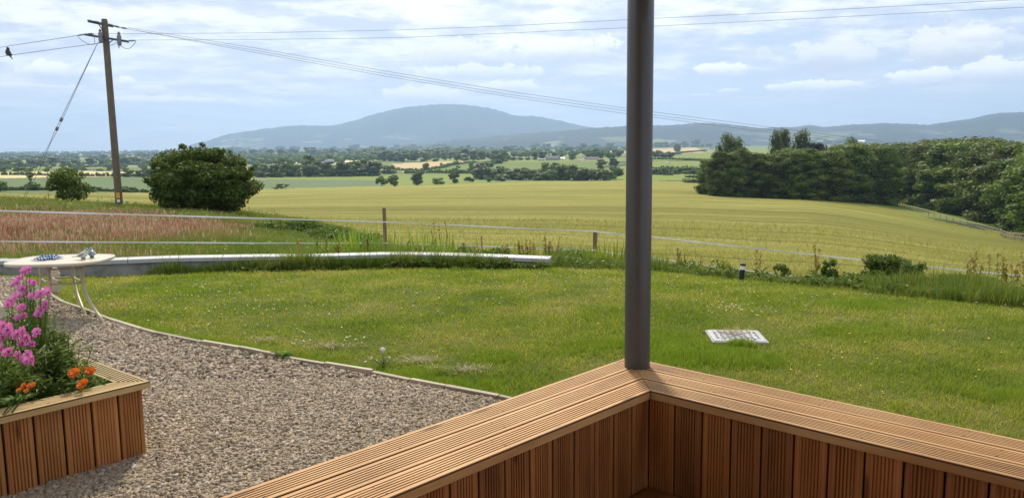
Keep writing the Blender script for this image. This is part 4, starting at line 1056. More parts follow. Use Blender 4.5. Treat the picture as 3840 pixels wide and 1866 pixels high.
# ---- the dark wood on the right
def wood_trees():
    crowns = []; trunks = []
    for i in range(6):
        C, R = clumps('full', 95, 300 + i)
        hh = 14.0; C = C * hh; R = R * hh
        V, F = join([leaf_cloud(C, R, 13000, .24, 70 + i, outward=.5, flat=.55, lo=.55), core(C, R, .62, (7, 4))])
        crowns.append(mesh_np('crown_mesh', V, F, G_wood, link=False))
        trunks.append(trunk_mb(hh, .22, seed=i).build('trunk_mesh', M_bark, link=False))
    pc = []
    for i in range(3):
        C, R = clumps('poplar', 46, 400 + i); hh = 20.0
        V, F = join([leaf_cloud(C * hh, R * hh, 7000, .22, 90 + i, outward=.4), core(C * hh, R * hh, .5, (6, 4))])
        pc.append(mesh_np('crown_mesh', V, F, G_poplar, link=False))
    def put(px, base, top, label, group=None, dback=0.0, kind='wood', wide=1.0, name='woodland_tree'):
        p = ghit(px, base, 60); 
        if dback:
            q = raydir(px, base); y = p.y + dback; x = q[0] * y; p = Vector((x, y, float(H(x, y))))
        d = raydir(px, top); ztop = EYE + d[2] * p.y; h = max(4, ztop - p.z)
        hh = 20.0 if kind == 'poplar' else 14.0
        r = empty(name, p, random.uniform(0, 6.28), label, 'tree', group); s = h / hh / (.98 if kind != 'poplar' else 1.0); r.scale = (s * wide, s * wide, s)
        me = random.choice(pc if kind == 'poplar' else crowns)
        if kind == 'copper': me = me.copy(); me.materials[0] = G_copper
        for nm, m_ in (('trunk', random.choice(trunks)), ('crown', me)):
            o = bpy.data.objects.new(nm, m_); COL.objects.link(o); o.parent = r
    G1 = 'front trees of the dark wood'; L1 = 'dark tree standing shoulder to shoulder along the front edge of the wood, left part'
    for i, x in enumerate(range(2650, 3345, 44)):
        base = np.interp(x, [2620, 2700, 3100, 3345], [724, 736, 744, 770]); top = np.interp(x, [2640, 2700, 2800, 3000, 3200, 3345], [608, 574, 556, 556, 540, 530]) + random.uniform(-24, 26)
        put(x, base, top, L1, G1, wide=random.uniform(.62, .95))
    for i, x in enumerate(range(2740, 3360, 90)):
        put(x, np.interp(x, [2700, 3345], [738, 770]), np.interp(x, [2700, 2900, 3200, 3345], [574, 556, 534, 524]) + random.uniform(-22, 22), 'tree deeper inside the dark wood, only its top showing', 'inner trees of the dark wood', 14, wide=1.15)
    for x, base, top in ((3345, 748, 545), (3405, 756, 538), (3470, 774, 532), (3545, 794, 524), (3625, 812, 520), (3700, 830, 524), (3775, 850, 530), (3860, 874, 535), (3950, 900, 538), (4050, 920, 535), (4170, 940, 530), (4300, 960, 530), (4450, 980, 530), (4620, 1000, 530)):
        put(x, base, top, 'big sunlit green tree in the row behind the rail fence at the right', 'sunlit trees behind the rail fence', 5.5, wide=1.15)
    for x, base, top in ((3380, 750, 526), (3470, 765, 518), (3560, 785, 510), (3650, 805, 506), (3745, 830, 510), (3850, 855, 516), (3300, 745, 542), (3950, 870, 520)):
        put(x, base, top, 'yellow-green treetop rising behind the front row at the right', 'treetops behind the front row', 14, wide=1.25)
    for x, base, top, w, l in ((2722, 735, 508, 1.25, 'broad greyish poplar rising from the left end of the dark wood'), (2762, 735, 520, 1.0, 'poplar leaning against the right of the broad greyish one'),
                               (2903, 738, 496, .8, 'narrow left stem of the twin poplars above the wood'), (2932, 738, 488, .85, 'tallest poplar, right of the twin pair above the wood'),
                               (3002, 740, 492, 1.15, 'full poplar third from the left, beside the purple beech'), (3178, 752, 516, 1.3, 'pale poplar between the purple beech and the white-gabled roof')):
        put(x, base, top, l, None, 22, 'poplar', w, 'poplar')
    put(3045, 745, 528, 'purple copper beech showing above the wood between two poplars', None, 30, 'copper', .9, 'copper_beech')
wood_trees()

# ---- near trees on the left
def near_tree(name, p, h, w, nclump, nleaf, leaf, kind, label, mt, seed, squash=1.0, trunk_r=.12, corefac=.7, lo=.6):
    r = empty(name, p, 0, label, 'tree'); C, R = clumps(kind, nclump, seed); rq = np.random.default_rng(seed + 1)
    if kind == 'dome': R = R * rq.uniform(.75, 1.2, (len(R), 1)); C = C * rq.uniform(.94, 1.06, (len(C), 1)) - [0, 0, .03]; xd = rq.normal(size=(70, 3)); xd[:, 2] = np.abs(xd[:, 2]) * .9; xd /= np.linalg.norm(xd, axis=1)[:, None]; C = np.concatenate([C, [0, 0, .42] + xd * [1, 1, 1.08] * rq.uniform(.40, .49, (70, 1))]); R = np.concatenate([R, rq.uniform(.018, .045, (70, 1)) * [[1, 1, 1.3]]])
    C = C * [w, w, h]; R = R * [w, w, h]
    V, F = leaf_cloud(C, R, nleaf, leaf, seed, outward=.45, flat=.35, lo=lo)
    if corefac: V, F = join([(V, F), core(C, R, corefac, (8, 5))])
    mesh_np('crown', V, F, mt, r)
    b = trunk_mb(h, trunk_r, seed=seed); b.build('trunk', M_bark, r)
p = ghit(765, 800, 20, 60)
near_tree('hawthorn_tree', p, 274 / FPX * p.y, 395 / FPX * p.y, 170, 80000, .066, 'dome', 'big dense round green tree on the meadow edge right of the utility pole', G_dark, 21, corefac=.50)
p = ghit(262, 748, 30, 60)
near_tree('sapling_tree', p, 146 / FPX * p.y, 160 / FPX * p.y, 34, 8500, .075, 'round', 'small leafy tree with gaps in its crown, left of the utility pole', G_dark, 33, corefac=.2, trunk_r=.06)
def dead_sapling():
    p = ghit(182, 742, 30, 60); b = MB(); rr = random.Random(4); h = 2.0
    b.tube([(0, 0, 0), (0, 0, h * .5), (.05, 0, h)], [.025, .018, .005], 5)
    for i in range(16):
        a = rr.uniform(0, 6.28); z = rr.uniform(.3, .9) * h; l = rr.uniform(.25, .6)
        b.tube([(0, 0, z), (math.cos(a) * l * .5, math.sin(a) * l * .5, z + l * .6), (math.cos(a) * l * .7, math.sin(a) * l * .7, z + l * 1.1)], [.010, .006, .003], 3)
    o = b.build('dead_sapling', M_oldwood); o.location = p; tag(o, 'bare twiggy sapling left of the leafy small tree', 'sapling')
dead_sapling()
print('FAR TREES', NFAR[0])

# ------------------------------------------------------------------ retaining wall
def wall_pts():
    P = []
    for a, b in zip(WALLP, WALLP[1:]):
        for i in range(8): P.append(a + (b - a) * i / 8)
    P.append(WALLP[-1]); return np.array(P)
COPX = [(-700, 955), (-100, 972), (0, 973), (320, 974), (640, 962), (960, 957), (1200, 955), (1440, 949), (1630, 950), (1850, 957), (2060, 965)]
def build_wall():
    P = wall_pts(); n = len(P)
    tx = [c[0] for c in COPX]; ty = [c[1] for c in COPX]
    top = []
    for p in P:
        px, _ = project(p[0], p[1], -.3); row = np.interp(px, tx, ty); top.append(EYE + raydir(px, row)[2] * (p[1] + .1))
    top = np.array(top)
    o0 = Vector((P[n // 2][0], P[n // 2][1], 0)); root = empty('retaining_wall', o0, 0, 'low curving grey rendered wall with white coping between lawn and meadow', 'wall')
    mt, N, b = new_mat('stained_render'); g = N.new('ShaderNodeNewGeometry').outputs['Position']
    nn = N.noise(g, 3, 5, .65); n2 = N.noise(g, 28, 3)
    c = N.ramp(nn, [(.35, (.11, .105, .095)), (.5, (.24, .235, .225)), (.68, (.34, .335, .33))]); c = N.mix(.25, c, N.mix(n2, (.06, .06, .05), (.4, .4, .38)))
    N.put(b.inputs['Base Color'], c); b.inputs['Roughness'].default_value = .9
    bp = N.new('ShaderNodeBump'); bp.inputs['Strength'].default_value = .5; bp.inputs['Distance'].default_value = .01; N.put(bp.inputs['Height'], n2); N.l.new(bp.outputs[0], b.inputs['Normal'])
    M_cop = simple('coping_paint', (.36, .37, .39), .6, var=.12, scale=5)
    d = np.gradient(P, axis=0); d /= np.linalg.norm(d, axis=1)[:, None]; nr = np.stack([-d[:, 1], d[:, 0]], -1)
    def strip(i0, i1, f0, f1, zl, zt, nm, m_, gap=0):
        vs = []; 
        for i in range(i0, i1 + 1):
            q = P[i] - d[i] * (gap if i == i1 else 0) + d[i] * (gap if i == i0 else 0)
            for off, z in ((f0, zl[i]), (f0, zt[i]), (f1, zt[i]), (f1, zl[i])):
                vs.append((q[0] + nr[i][0] * off - o0.x, q[1] + nr[i][1] * off - o0.y, z))
        k = i1 - i0; fs = [(4 * i + j, 4 * i + (j + 1) % 4, 4 * i + 4 + (j + 1) % 4, 4 * i + 4 + j) for i in range(k) for j in range(4)] + [(0, 1, 2, 3)[::-1], tuple(4 * k + j for j in range(4))]
        return mesh_np(nm, vs, fs, m_, root)
    zl = zlawn(P[:, 0], P[:, 1]) - .25
    strip(0, n - 1, 0.0, .20, zl, top - .052, 'wall_face', mt)
    i = 0
    while i < n - 1:
        j = min(n - 1, i + 5); strip(i, j, -.035, .235, top - .05, top, 'coping', M_cop, .004); i = j
    return P, top
WP, WTOP = build_wall()

# ------------------------------------------------------------------ tape fence
def wire_mb(b, pts, r, n=5, mi=0): b.tube(pts, r, n, mi)
def along(pxpts, A, B):
    """points over the plan line A-B seen in the survey columns"""
    out = []
    for px, py in pxpts:
        t = raydir(px, py)[0]; den = (B[0] - A[0]) - t * (B[1] - A[1]); s = (t * A[1] - A[0]) / den
        Y = A[1] + (B[1] - A[1]) * s; out.append(atd(px, py, Y))
    return out
def build_fence():
    p1 = atd(1440, 778, 17.5); p2 = atd(2232, 865, 17.0)
    root = empty('tape_fence', (p1.x, p1.y, float(H(p1.x, p1.y))), 0, 'white electric tape fence with brown wooden posts, two strands round the lawn', 'fence')
    o0 = Vector(root.location)
    for (px, top, Y, r, tilt) in ((1440, 778, 17.5, .040, -.06), (2232, 865, 17.0, .048, 0.0), (-260, 700, 13.4, .04, 0), (4150, 960, 12.6, .04, 0)):
        q = atd(px, top, Y); g = float(H(q.x, q.y)) - .3; b = MB()
        b.tube([(q.x - o0.x - tilt * .4, q.y - o0.y, g - o0.z), (q.x - o0.x - tilt * .1, q.y - o0.y, (g + q.z) / 2 - o0.z), (q.x - o0.x, q.y - o0.y, q.z - .012 - o0.z), (q.x - o0.x, q.y - o0.y, q.z - o0.z)], [r * 1.05, r, r, r * .85], 12)
        b.build('post', M_post, root)
    q = atd(1805, 884, 16.5); g = float(H(q.x, q.y)); b = MB(); b.tube([(q.x - o0.x + .03, q.y - o0.y, g - o0.z), (q.x - o0.x, q.y - o0.y, q.z - o0.z)], .012, 6); b.build('stake', M_post, root)
    tops = [(-260, 778, 13.3), (0, 790, 13.4), (480, 804, 13.2), (960, 818, 13.9), (1440, 832, 17.45), (1840, 850, 17.6), (2232, 868, 16.95), (2440, 887, 16.6), (2943, 943, 15.6), (3448, 997, 14.2), (3840, 1034, 13.2), (4150, 1070, 12.6)]
    lows = [(-260, 902, 13.3), (0, 905, 13.4), (480, 908, 13.2), (960, 911, 13.9), (1440, 911, 17.45), (1600, 916, 17.5), (1840, 924, 17.4), (2232, 938, 16.95), (2440, 966, 16.6), (2620, 991, 16.2), (2943, 1031, 15.6), (3250, 1067, 14.9), (3448, 1092, 14.2), (3840, 1150, 13.2), (4150, 1200, 12.6)]
    for T in (tops, lows):
        pts = [atd(*t) - o0 for t in T]; vs = []
        P2 = []
        for a, b_ in zip(pts, pts[1:]):
            for i in range(6): P2.append(a.lerp(b_, i / 6))
        P2.append(pts[-1]); w = .0115
        b = MB(); n = len(P2)
        for i, q in enumerate(P2):
            tw = .25 * math.sin(i * .9)
            for s in (-1, 1):
                for e in (-.0012, .0012): vs.append((q.x + e, q.y + s * w * tw + e, q.z + s * w))
        fs = [(4 * i + a, 4 * i + c, 4 * i + 4 + c, 4 * i + 4 + a) for i in range(n - 1) for a, c in ((0, 1), (1, 3), (3, 2), (2, 0))]
        b._add(vs, fs); b.build('tape', M_tape, root)
build_fence()

# ------------------------------------------------------------------ table with its things
def superellipse(a, b, n=40, e=3.2):
    out = []
    for i in range(n):
        t = 2 * PI * i / n; c, s = math.cos(t), math.sin(t)
        out.append((a * math.copysign(abs(c) ** (2 / e), c), b * math.copysign(abs(s) ** (2 / e), s)))
    return out
TZ = 0.525
def build_table():
    L = Vector((*at(47, 974, TZ), 0)); Rr = Vector((*at(410, 966, TZ), 0)); f = Vector((*at(175, 992, TZ), 0)); bk = Vector((*at(290, 950, TZ), 0))
    c = (L + Rr) / 2; ax = (Rr - L).normalized(); ang = math.atan2(ax.y, ax.x); nrm = Vector((-ax.y, ax.x, 0)); hw = min(.34, abs((bk - f).dot(nrm)) / 2); hl = (Rr - L).length / 2
    c = c + nrm * ((f - c).dot(nrm) + (bk - c).dot(nrm)) / 2
    root = empty('patio_table', (c.x, c.y, 0), ang, 'cream oblong patio table with curved legs on the gravel by the planter', 'table')
    out = superellipse(hl, hw, 56)
    b = MB(); k = len(out); vs = []
    for s, z in ((.955, TZ - .030), (.985, TZ - .026), (1.0, TZ - .018), (1.0, TZ - .006), (.99, TZ), (.965, TZ), (.962, TZ - .004)):
        vs += [(x * s, y * s, z) for x, y in out]
    fs = [(i * k + j, i * k + (j + 1) % k, (i + 1) * k + (j + 1) % k, (i + 1) * k + j) for i in range(6) for j in range(k)] + [tuple(range(k))[::-1], tuple(6 * k + j for j in range(k))]
    b._add(vs, fs)
    top = b.build('table_top', simple('sand_table_top', (.54, .47, .37), .35, var=.1, scale=60), root)
    inv = Matrix.Rotation(-ang, 3, 'Z')
    def loc(px, py, z): q = at(px, py, z); return inv @ Vector((q[0] - c.x, q[1] - c.y, 0)) + Vector((0, 0, z))
    knees = [loc(312, 1072, .27), loc(277, 1050, .27), loc(188, 1078, .27), loc(155, 1056, .27)]
    feet = [loc(395, 1218, 0), loc(323, 1188, 0), loc(120, 1236, 0), loc(92, 1190, 0)]
    for k_, f_ in zip(knees, feet):
        o = f_ - k_; o.z = 0; b = MB(); T0 = Vector((k_.x, k_.y, TZ - .03))
        b.tube([T0, T0.lerp(k_, .6), k_, k_ + o * .10 + Vector((0, 0, -.06)), k_ + o * .32 + Vector((0, 0, -.13)), k_ + o * .62 + Vector((0, 0, -.195)), Vector((f_.x, f_.y, .010))], .0135, 10); b.build('leg', M_cream, root, smooth=True)
    for z in (TZ - .09, TZ - .225):
        b = MB(); q_ = [Vector((k.x, k.y, z)) for k in (knees[0], knees[1], knees[3], knees[2])]
        for i in range(4): b.tube([q_[i], q_[(i + 1) % 4]], .008, 6)
        if z < .35: b.tube([q_[3].lerp(q_[0], .35), q_[2].lerp(q_[1], .35)], .008, 6)
        b.build('rail_frame', M_cream, root, smooth=True)
build_table()
def bird(name, p, s, rz, mt_body, mt_wing, label, tail=1.0, legs=False, mt_head=None, up=0.0):
    """bird lofted from tail to bill; s = body length"""
    root = empty(name, p, rz, label, 'bird' if legs else 'ornament')
    b = MB(); T = 0.42 * tail
    pts = [(-.50 - T, 0, .20 - up * .6), (-.36 - T * .4, 0, .23 - up * .3), (-.26, 0, .30), (-.08, 0, .33), (.10, 0, .42 + up * .1), (.20, 0, .56 + up * .2), (.26, 0, .68 + up * .3), (.31, 0, .75 + up * .3), (.40, 0, .75 + up * .3), (.47, 0, .73 + up * .3), (.56, 0, .71 + up * .3)]
    rad = [.035, .055, .17, .27, .28, .20, .165, .17, .12, .035, .006]
    b.tube([tuple(c * s for c in q) for q in pts], [r * s for r in rad], 14)
    b.build('body', mt_body, root, smooth=True)
    for sy in (-1, 1):
        b = MB(); w = []
        for i in range(9):
            u = i / 8; x = .16 - u * (.52 + T * .35); z = .47 - u * .24; wd = math.sin(PI * (u * .85 + .12)) * .13
            w.append(((x) * s, sy * (.225 + .05 * math.sin(PI * u) - .13 * u ** 2) * s, z * s, wd * s))
        b.tube([(x, y, z) for x, y, z, _ in w], [max(.012 * s, d * .72) for *_, d in w], 8); b.build('wing', mt_wing, root, smooth=True)
    if mt_head:
        b = MB(); b.lathe([(.02, .14), (.10, .12), (.15, .05), (.172, -.02)], n=12); b.v = [((x * s + .31 * s), y * s, (z + .77 + up * .3) * s) for x, y, z in b.v]
        b.build('head_cap', mt_head, root, smooth=True)
    if legs:
        for sy in (-1, 1):
            b = MB(); b.tube([(0, sy * .08 * s, .2 * s), (.03 * s, sy * .08 * s, 0)], .018 * s, 5); b.tube([(-.03 * s, sy * .08 * s, 0.01 * s), (.10 * s, sy * .08 * s, 0.005 * s)], .014 * s, 4); b.build('leg', mt_wing, root)
    else:
        b = MB(); b.lathe([(.20 * s, 0), (.21 * s, .02 * s), (.16 * s, .10 * s)], n=14); b.build('base', mt_wing, root, smooth=True)
    return root
M_birdw = simple('glazed_cream', (.50, .49, .42), .35, var=.2, scale=50); M_birdg = simple('glazed_blue_grey', (.16, .22, .24), .35, var=.35, scale=60); M_birdt = simple('glazed_teal', (.10, .19, .20), .3, var=.3, scale=60)
q = at(313, 970, TZ); bird('bird_ornament', (q[0], q[1], TZ), .105, .15, M_birdw, M_birdg, 'glazed cream bird ornament with long tail, left of two on the table', 1.0, mt_head=M_birdt)
q = at(345, 965, TZ); bird('bird_ornament', (q[0], q[1], TZ), .10, 2.2, M_birdg, M_birdt, 'glazed grey-blue bird ornament facing the other, right of two on the table', .25, mt_head=M_birdt)
def build_cloth():
    q = at(178, 970, TZ); n = 30; m_ = 20; b = MB(); vs = []
    for i in range(n + 1):
        for j in range(m_ + 1):
            u, v = i / n - .5, j / m_ - .5; a = math.atan2(v, u); rr = max(abs(u), abs(v)) * 2
            e = 1 + .22 * math.sin(a * 3 + 1) + .12 * math.sin(a * 7)
            x, y = u * .19 * e, v * .17 * e
            z = (1 - rr ** 3) * .014 + .034 * abs(mnoise.noise(Vector((u * 5, v * 7, 1)))) * (1.15 - rr) * 2 + .006 * abs(mnoise.noise(Vector((u * 14, v * 14, 4)))) + .002
            vs.append((x, y, z))
    b._add(vs, [(i * (m_ + 1) + j, (i + 1) * (m_ + 1) + j, (i + 1) * (m_ + 1) + j + 1, i * (m_ + 1) + j + 1) for i in range(n) for j in range(m_)], st=[(i / n, j / m_, 0) for i in range(n + 1) for j in range(m_ + 1)])
    mt, N, bs = new_mat('striped_cotton'); a_ = N.new('ShaderNodeAttribute', attribute_name='st').outputs['Vector']; sp = N.new('ShaderNodeSeparateXYZ'); N.put(sp.inputs[0], a_)
    f = N.math('FRACT', N.math('MULTIPLY', N.math('ADD', sp.outputs[0], N.math('MULTIPLY', sp.outputs[1], .5)), 8)); f = N.math('GREATER_THAN', f, .66)
    N.put(bs.inputs['Base Color'], N.mix(f, (.035, .065, .13), (.30, .40, .52))); bs.inputs['Roughness'].default_value = .9
    o = b.build('cloth', mt, smooth=True); o.location = (q[0], q[1], TZ + .001); o.rotation_euler = (0, 0, .2)
    tag(o, 'crumpled navy cloth with pale stripes lying on the patio table', 'cloth')
build_cloth()
def white_stake():
    q = at(213, 1098, 0); b = MB(); b.bevbox((0, 0, .11), (.075, .075, .22), .012); b.lathe([(.0375, .22), (.034, .25), (.018, .275), (.002, .28)], n=12)
    o = b.build('garden_ornament', M_cream); o.location = (q[0], q[1], 0); tag(o, 'small pale block ornament on the ground behind the table legs', 'ornament')
white_stake()
def side_step():
    a = Vector((*at(45, 1186, .15), 0)); b_ = Vector((*at(-10, 1110, .15), 0)); u = (b_ - a).normalized(); v = Vector((-u.y, u.x, 0))
    if v.x > 0: v = -v
    root = empty('timber_step', (a.x, a.y, 0), 0, 'pale grooved timber decking edge at the left edge beyond the flowers', 'step'); inv = Matrix.Translation((-a.x, -a.y, 0))
    for i in range(8):
        o = a + v * (.06 + i * .124) - u * .0; o.z = .15; board('step_board', inv @ frame(o, u, v, (0, 0, 1)), 1.4, .118, .03, M_oldwood, root)
    for i in range(2):
        o = a + v * .0; b = MB(); b.box(((v * .5 + u * .012).x, (v * .5 + u * .012).y, .06), (1.0, .02, .12), math.atan2(v.y, v.x)) if i == 0 else b_
        if i == 0: b.build('riser_board', M_planter, root)
side_step()

# ------------------------------------------------------------------ bollard light, inspection cover
def build_bollard():
    p = lawnhit(2779, 1052); h = 70 / FPX * p[1]; r = h * .125 * 1.35 / 1.2; root = empty('bollard_light', (p[0], p[1], float(zlawn(*p)) - .01), 0, 'short black bollard light with white lens at the lawn edge', 'light'); root.rotation_euler = (0, .09, 0)
    b = MB(); b.lathe([(r * 1.0, 0), (r, h * .66), (r * .9, h * .67)], n=20); b.build('body', M_black, root, smooth=False)
    b = MB(); b.lathe([(r * .88, h * .665), (r * .88, h * .88)], n=20); b.build('lens', M_white, root)
    b = MB(); b.lathe([(r * 1.08, h * .88), (r * 1.12, h * .9), (r * 1.12, h * .97), (r * .9, h)], n=20); b.build('cap', M_black, root)
    b = MB(); b.box((0, -r * .85, h * .07), (r * 1.5, r * .5, h * .14)); b.build('base_plate', M_insul, root)
build_bollard()
def build_cover():
    P = [Vector((p[0], p[1], 0)) for p in COV]; c = sum(P, Vector()) / 4; x = (P[1] - P[0]); w = x.length; ang = math.atan2(x.y, x.x); d = ((P[3] - P[0]).length + (P[2] - P[1]).length) / 2
    root = empty('inspection_cover', (c.x, c.y, float(zlawn(c.x, c.y))), ang, 'pale grey square inspection cover set in the lawn with dry grass on it', 'cover')
    m_ = simple('pale_cover_plastic', (.30, .305, .33), .6, var=.18, scale=16)
    b = MB(); b.bevbox((0, 0, .005), (w, d, .03), .004); b.build('frame', m_, root)
    b = MB(); b.bevbox((0, 0, .012), (w * .93, d * .92, .026), .003); b.build('lid', simple('cover_lid', (.36, .365, .39), .6, var=.3, scale=20), root)
    b = MB()
    for i in range(8):
        for j in range(8):
            x, y = (i - 3.5) * w * .105, (j - 3.5) * d * .105
            if abs(abs(i - 3.5) - abs(j - 3.5)) < .4: continue
            b.box((x, y, .0275), (.020, .006, .005), (PI / 4 if (i + j) % 2 else -PI / 4) * .9)
    b.build('treads', simple('cover_treads', (.29, .29, .31), .6), root)
    b = MB(); b.box((0, 0, .0268), (w * .86, .012, .005), math.atan2(d, w)); b.box((0, 0, .0262), (w * .86, .012, .005), -math.atan2(d, w)); b.build('cross_rib', simple('cover_rib', (.24, .245, .26), .6), root)
build_cover()
M_hay = grass_mat('dry_grass', [(0.1, (0.16, .11, .05)), (.5, (.31, .22, .11)), (.9, (.42, .33, .18))], 9, .3)
def hay(px, py, r, k, label, z0=0.0):
    p = at(px, py, .0) if py > 1200 else lawnhit(px, py); n = int(k * .5); r *= 1.5; a = rng.uniform(0, 6.28, n); rr = np.abs(rng.normal(0, r * .5, n)); X = rr * np.cos(a); Y = rr * np.sin(a) * .6
    l = rng.uniform(.03, .10, n); d = rng.uniform(0, 6.28, n); Z = rng.uniform(.002, .012, n) + .016 + z0
    w = .0035; V = np.stack([np.stack([X, Y, Z], -1), np.stack([X + np.sin(d) * w, Y - np.cos(d) * w, Z], -1), np.stack([X + np.cos(d) * l, Y + np.sin(d) * l, Z + rng.uniform(-.006, .02, n)], -1)], 1).reshape(-1, 3)
    o = mesh_np('dry_grass_clump', V, np.arange(n * 3).reshape(-1, 3), M_hay); o.location = (p[0], p[1], float(zlawn(*p))); tag(o, label, 'dry grass')
hay(1570, 1358, .16, 380, 'wisp of dry cut grass right of the dandelion clock'); hay(1755, 1394, .15, 420, 'biggest brown clump of dry cut grass near the bench')
hay(1245, 1303, .17, 350, 'dry cut grass clump above the gravel edge, mid lawn'); hay(1000, 1282, .12, 200, 'thin dry grass wisp left of the mid-lawn clump'); hay(2745, 1262, .17, 430, 'dry grass litter lying across the inspection cover', .018)
hay(1640, 1390, .1, 160, 'faint dry grass wisp left of the biggest brown clump')

# ------------------------------------------------------------------ broad plants
def leaf_blade(b, base, tip, w, n=5, sag=.0, mi=0, fold=.25):
    base, tip = Vector(base), Vector(tip); d = tip - base; L = d.length; side = d.cross(Vector((0, 0, 1)))
    if side.length < 1e-4: side = Vector((1, 0, 0))
    side.normalize(); upv = side.cross(d).normalized(); vs = []
    for i in range(n + 1):
        u = i / n; c = base + d * u + Vector((0, 0, sag * L * (u - u * u) * 4 - 0)); ww = w * math.sin(PI * min(.98, .10 + .88 * u)) ** .8
        vs += [c - side * ww / 2 + upv * ww * fold, c, c + side * ww / 2 + upv * ww * fold]
    b._add(vs, [q for i in range(n) for q in ((3 * i, 3 * i + 1, 3 * i + 4, 3 * i + 3), (3 * i + 1, 3 * i + 2, 3 * i + 5, 3 * i + 4))], mi)
def rosette(name, p, n, L, w, mt, label, cat, up=(.2, .9), group=None):
    b = MB()
    for i in range(n):
        a = 6.283 * i / n + random.uniform(-.3, .3); l = L * random.uniform(.6, 1.1); e = random.uniform(*up)
        leaf_blade(b, (0, 0, .005), (math.cos(a) * l * math.cos(e), math.sin(a) * l * math.cos(e), l * math.sin(e)), w * random.uniform(.7, 1.2), sag=.12)
    o = b.build(name, mt); o.location = p; tag(o, label, cat, group); return o
p = at(1062, 1348, .0); rosette('weed', (p[0], p[1], .01), 8, .12, .055, G_fresh, 'bright green broad-leaved weed growing over the edging timber', 'weed', (.1, .6))
def dandelion():
    p = at(1437, 1382, 0); root = empty('dandelion', (p[0], p[1], 0), 0, 'white dandelion seed clock on the lawn near the gravel edge', 'flower')
    b = MB(); b.tube([(0, 0, 0), (.003, 0, .06), (0, 0, .115)], .0025, 6); b.build('stem', G_fresh, root)
    C = np.array([[0, 0, .13]]); R = np.array([[.022, .022, .022]]); V, F = leaf_cloud(C, R, 700, .004, 3, lo=.1, hi=1.0, prune=False); mesh_np('seed_head', V, F, M_petalw, root)
    b = MB()
    for i in range(9):
        a = i * .7; leaf_blade(b, (0, 0, .005), (math.cos(a) * .08, math.sin(a) * .08, random.uniform(.03, .09)), .022, sag=.1)
    b.build('leaves', G_fresh, root)
dandelion()

# ------------------------------------------------------------------ meadow
M_mgrass = grass_mat('meadow_grass', [(0.12, (0.08, 0.14, 0.016)), (0.42, (0.155, 0.215, 0.028)), (0.62, (0.25, 0.27, 0.06)), (0.80, (0.34, 0.30, 0.10)), (0.95, (0.44, 0.35, 0.17))], .35, .6)
M_sorrel = grass_mat('sorrel_heads', [(0.15, (0.26, 0.105, 0.065)), (0.40, (0.38, 0.19, 0.13)), (0.60, (0.46, 0.30, 0.20)), (0.85, (0.50, 0.39, 0.24))], .5, .4)
M_green = grass_mat('rank_green_grass', [(0.15, (0.07, 0.13, 0.012)), (0.5, (0.15, 0.22, 0.025)), (0.85, (0.30, 0.31, 0.07))], 1.2, .4)
def build_meadow():
    n = 420000; Y = 11.2 * np.exp(rng.uniform(0, math.log(75 / 11.2), n)); t = rng.uniform(-.80, .02, n); X = t * Y
    e = edgeY(X, Y); k = (Y > e + .30) & (Y < meadow_far(t) + 1); X, Y, t, e = X[k], Y[k], t[k], e[k]; Z = H(X, Y); n = len(X)
    px, py = project(X, Y, Z)
    red = snoise(X * .5, Y, .45, 7) * .5 + snoise(X * .6, Y, .16, 8) * .5
    # the sorrel stands in a broad drift in the middle distance on the left
    prob = np.clip(1.15 - ((Y - 20) / 9.5) ** 2, .04, 1) * np.clip((1000 - px) / 450, 0, 1) * np.clip(red * 4.0 - 1.2, 0.05, 1.3)
    fn = snoise(X, Y, 1.3, 61); isred = rng.uniform(0, 1, n) < prob * .25 * np.clip(fn * 2.2 - .2, .15, 1.4)
    h = rng.uniform(.16, .42, n) * (.65 + .5 * snoise(X, Y, .3, 9)) * np.clip((Y - e) / 7, .18, 1) * np.where(Y > 40, .75, 1) * np.where(t > -.2, .8, 1) * .85
    w = .0055 * (Y / 12) * rng.uniform(.7, 1.6, n)
    g = ~isred
    V, F = tri_blades(X[g], Y[g], Z[g] - .02, h[g], w[g] * 1.2, .55, 11)
    tag(mesh_np('meadow_grass', V, F, M_mgrass), kind='stuff')
    xr, yr, zr, hr = X[isred], Y[isred], Z[isred], h[isred]; m = len(xr); wr = .007 * (yr / 12) * rng.uniform(.7, 1.5, m); hl = rng.uniform(.08, .17, m)
    top = hr * 1.05 + .05; a = rng.uniform(0, 6.28, m); lx = rng.normal(0, .04, m)
    V = np.stack([np.stack([xr + lx, yr, zr + top - hl], -1), np.stack([xr - np.cos(a) * wr + lx, yr - np.sin(a) * wr, zr + top - hl * .5], -1), np.stack([xr + lx * 1.5, yr, zr + top], -1), np.stack([xr + np.cos(a) * wr + lx, yr + np.sin(a) * wr, zr + top - hl * .5], -1)], 1).reshape(-1, 3)
    tag(mesh_np('sorrel_seed_heads', V, np.arange(m * 4).reshape(-1, 4), M_sorrel), kind='stuff')
build_meadow()
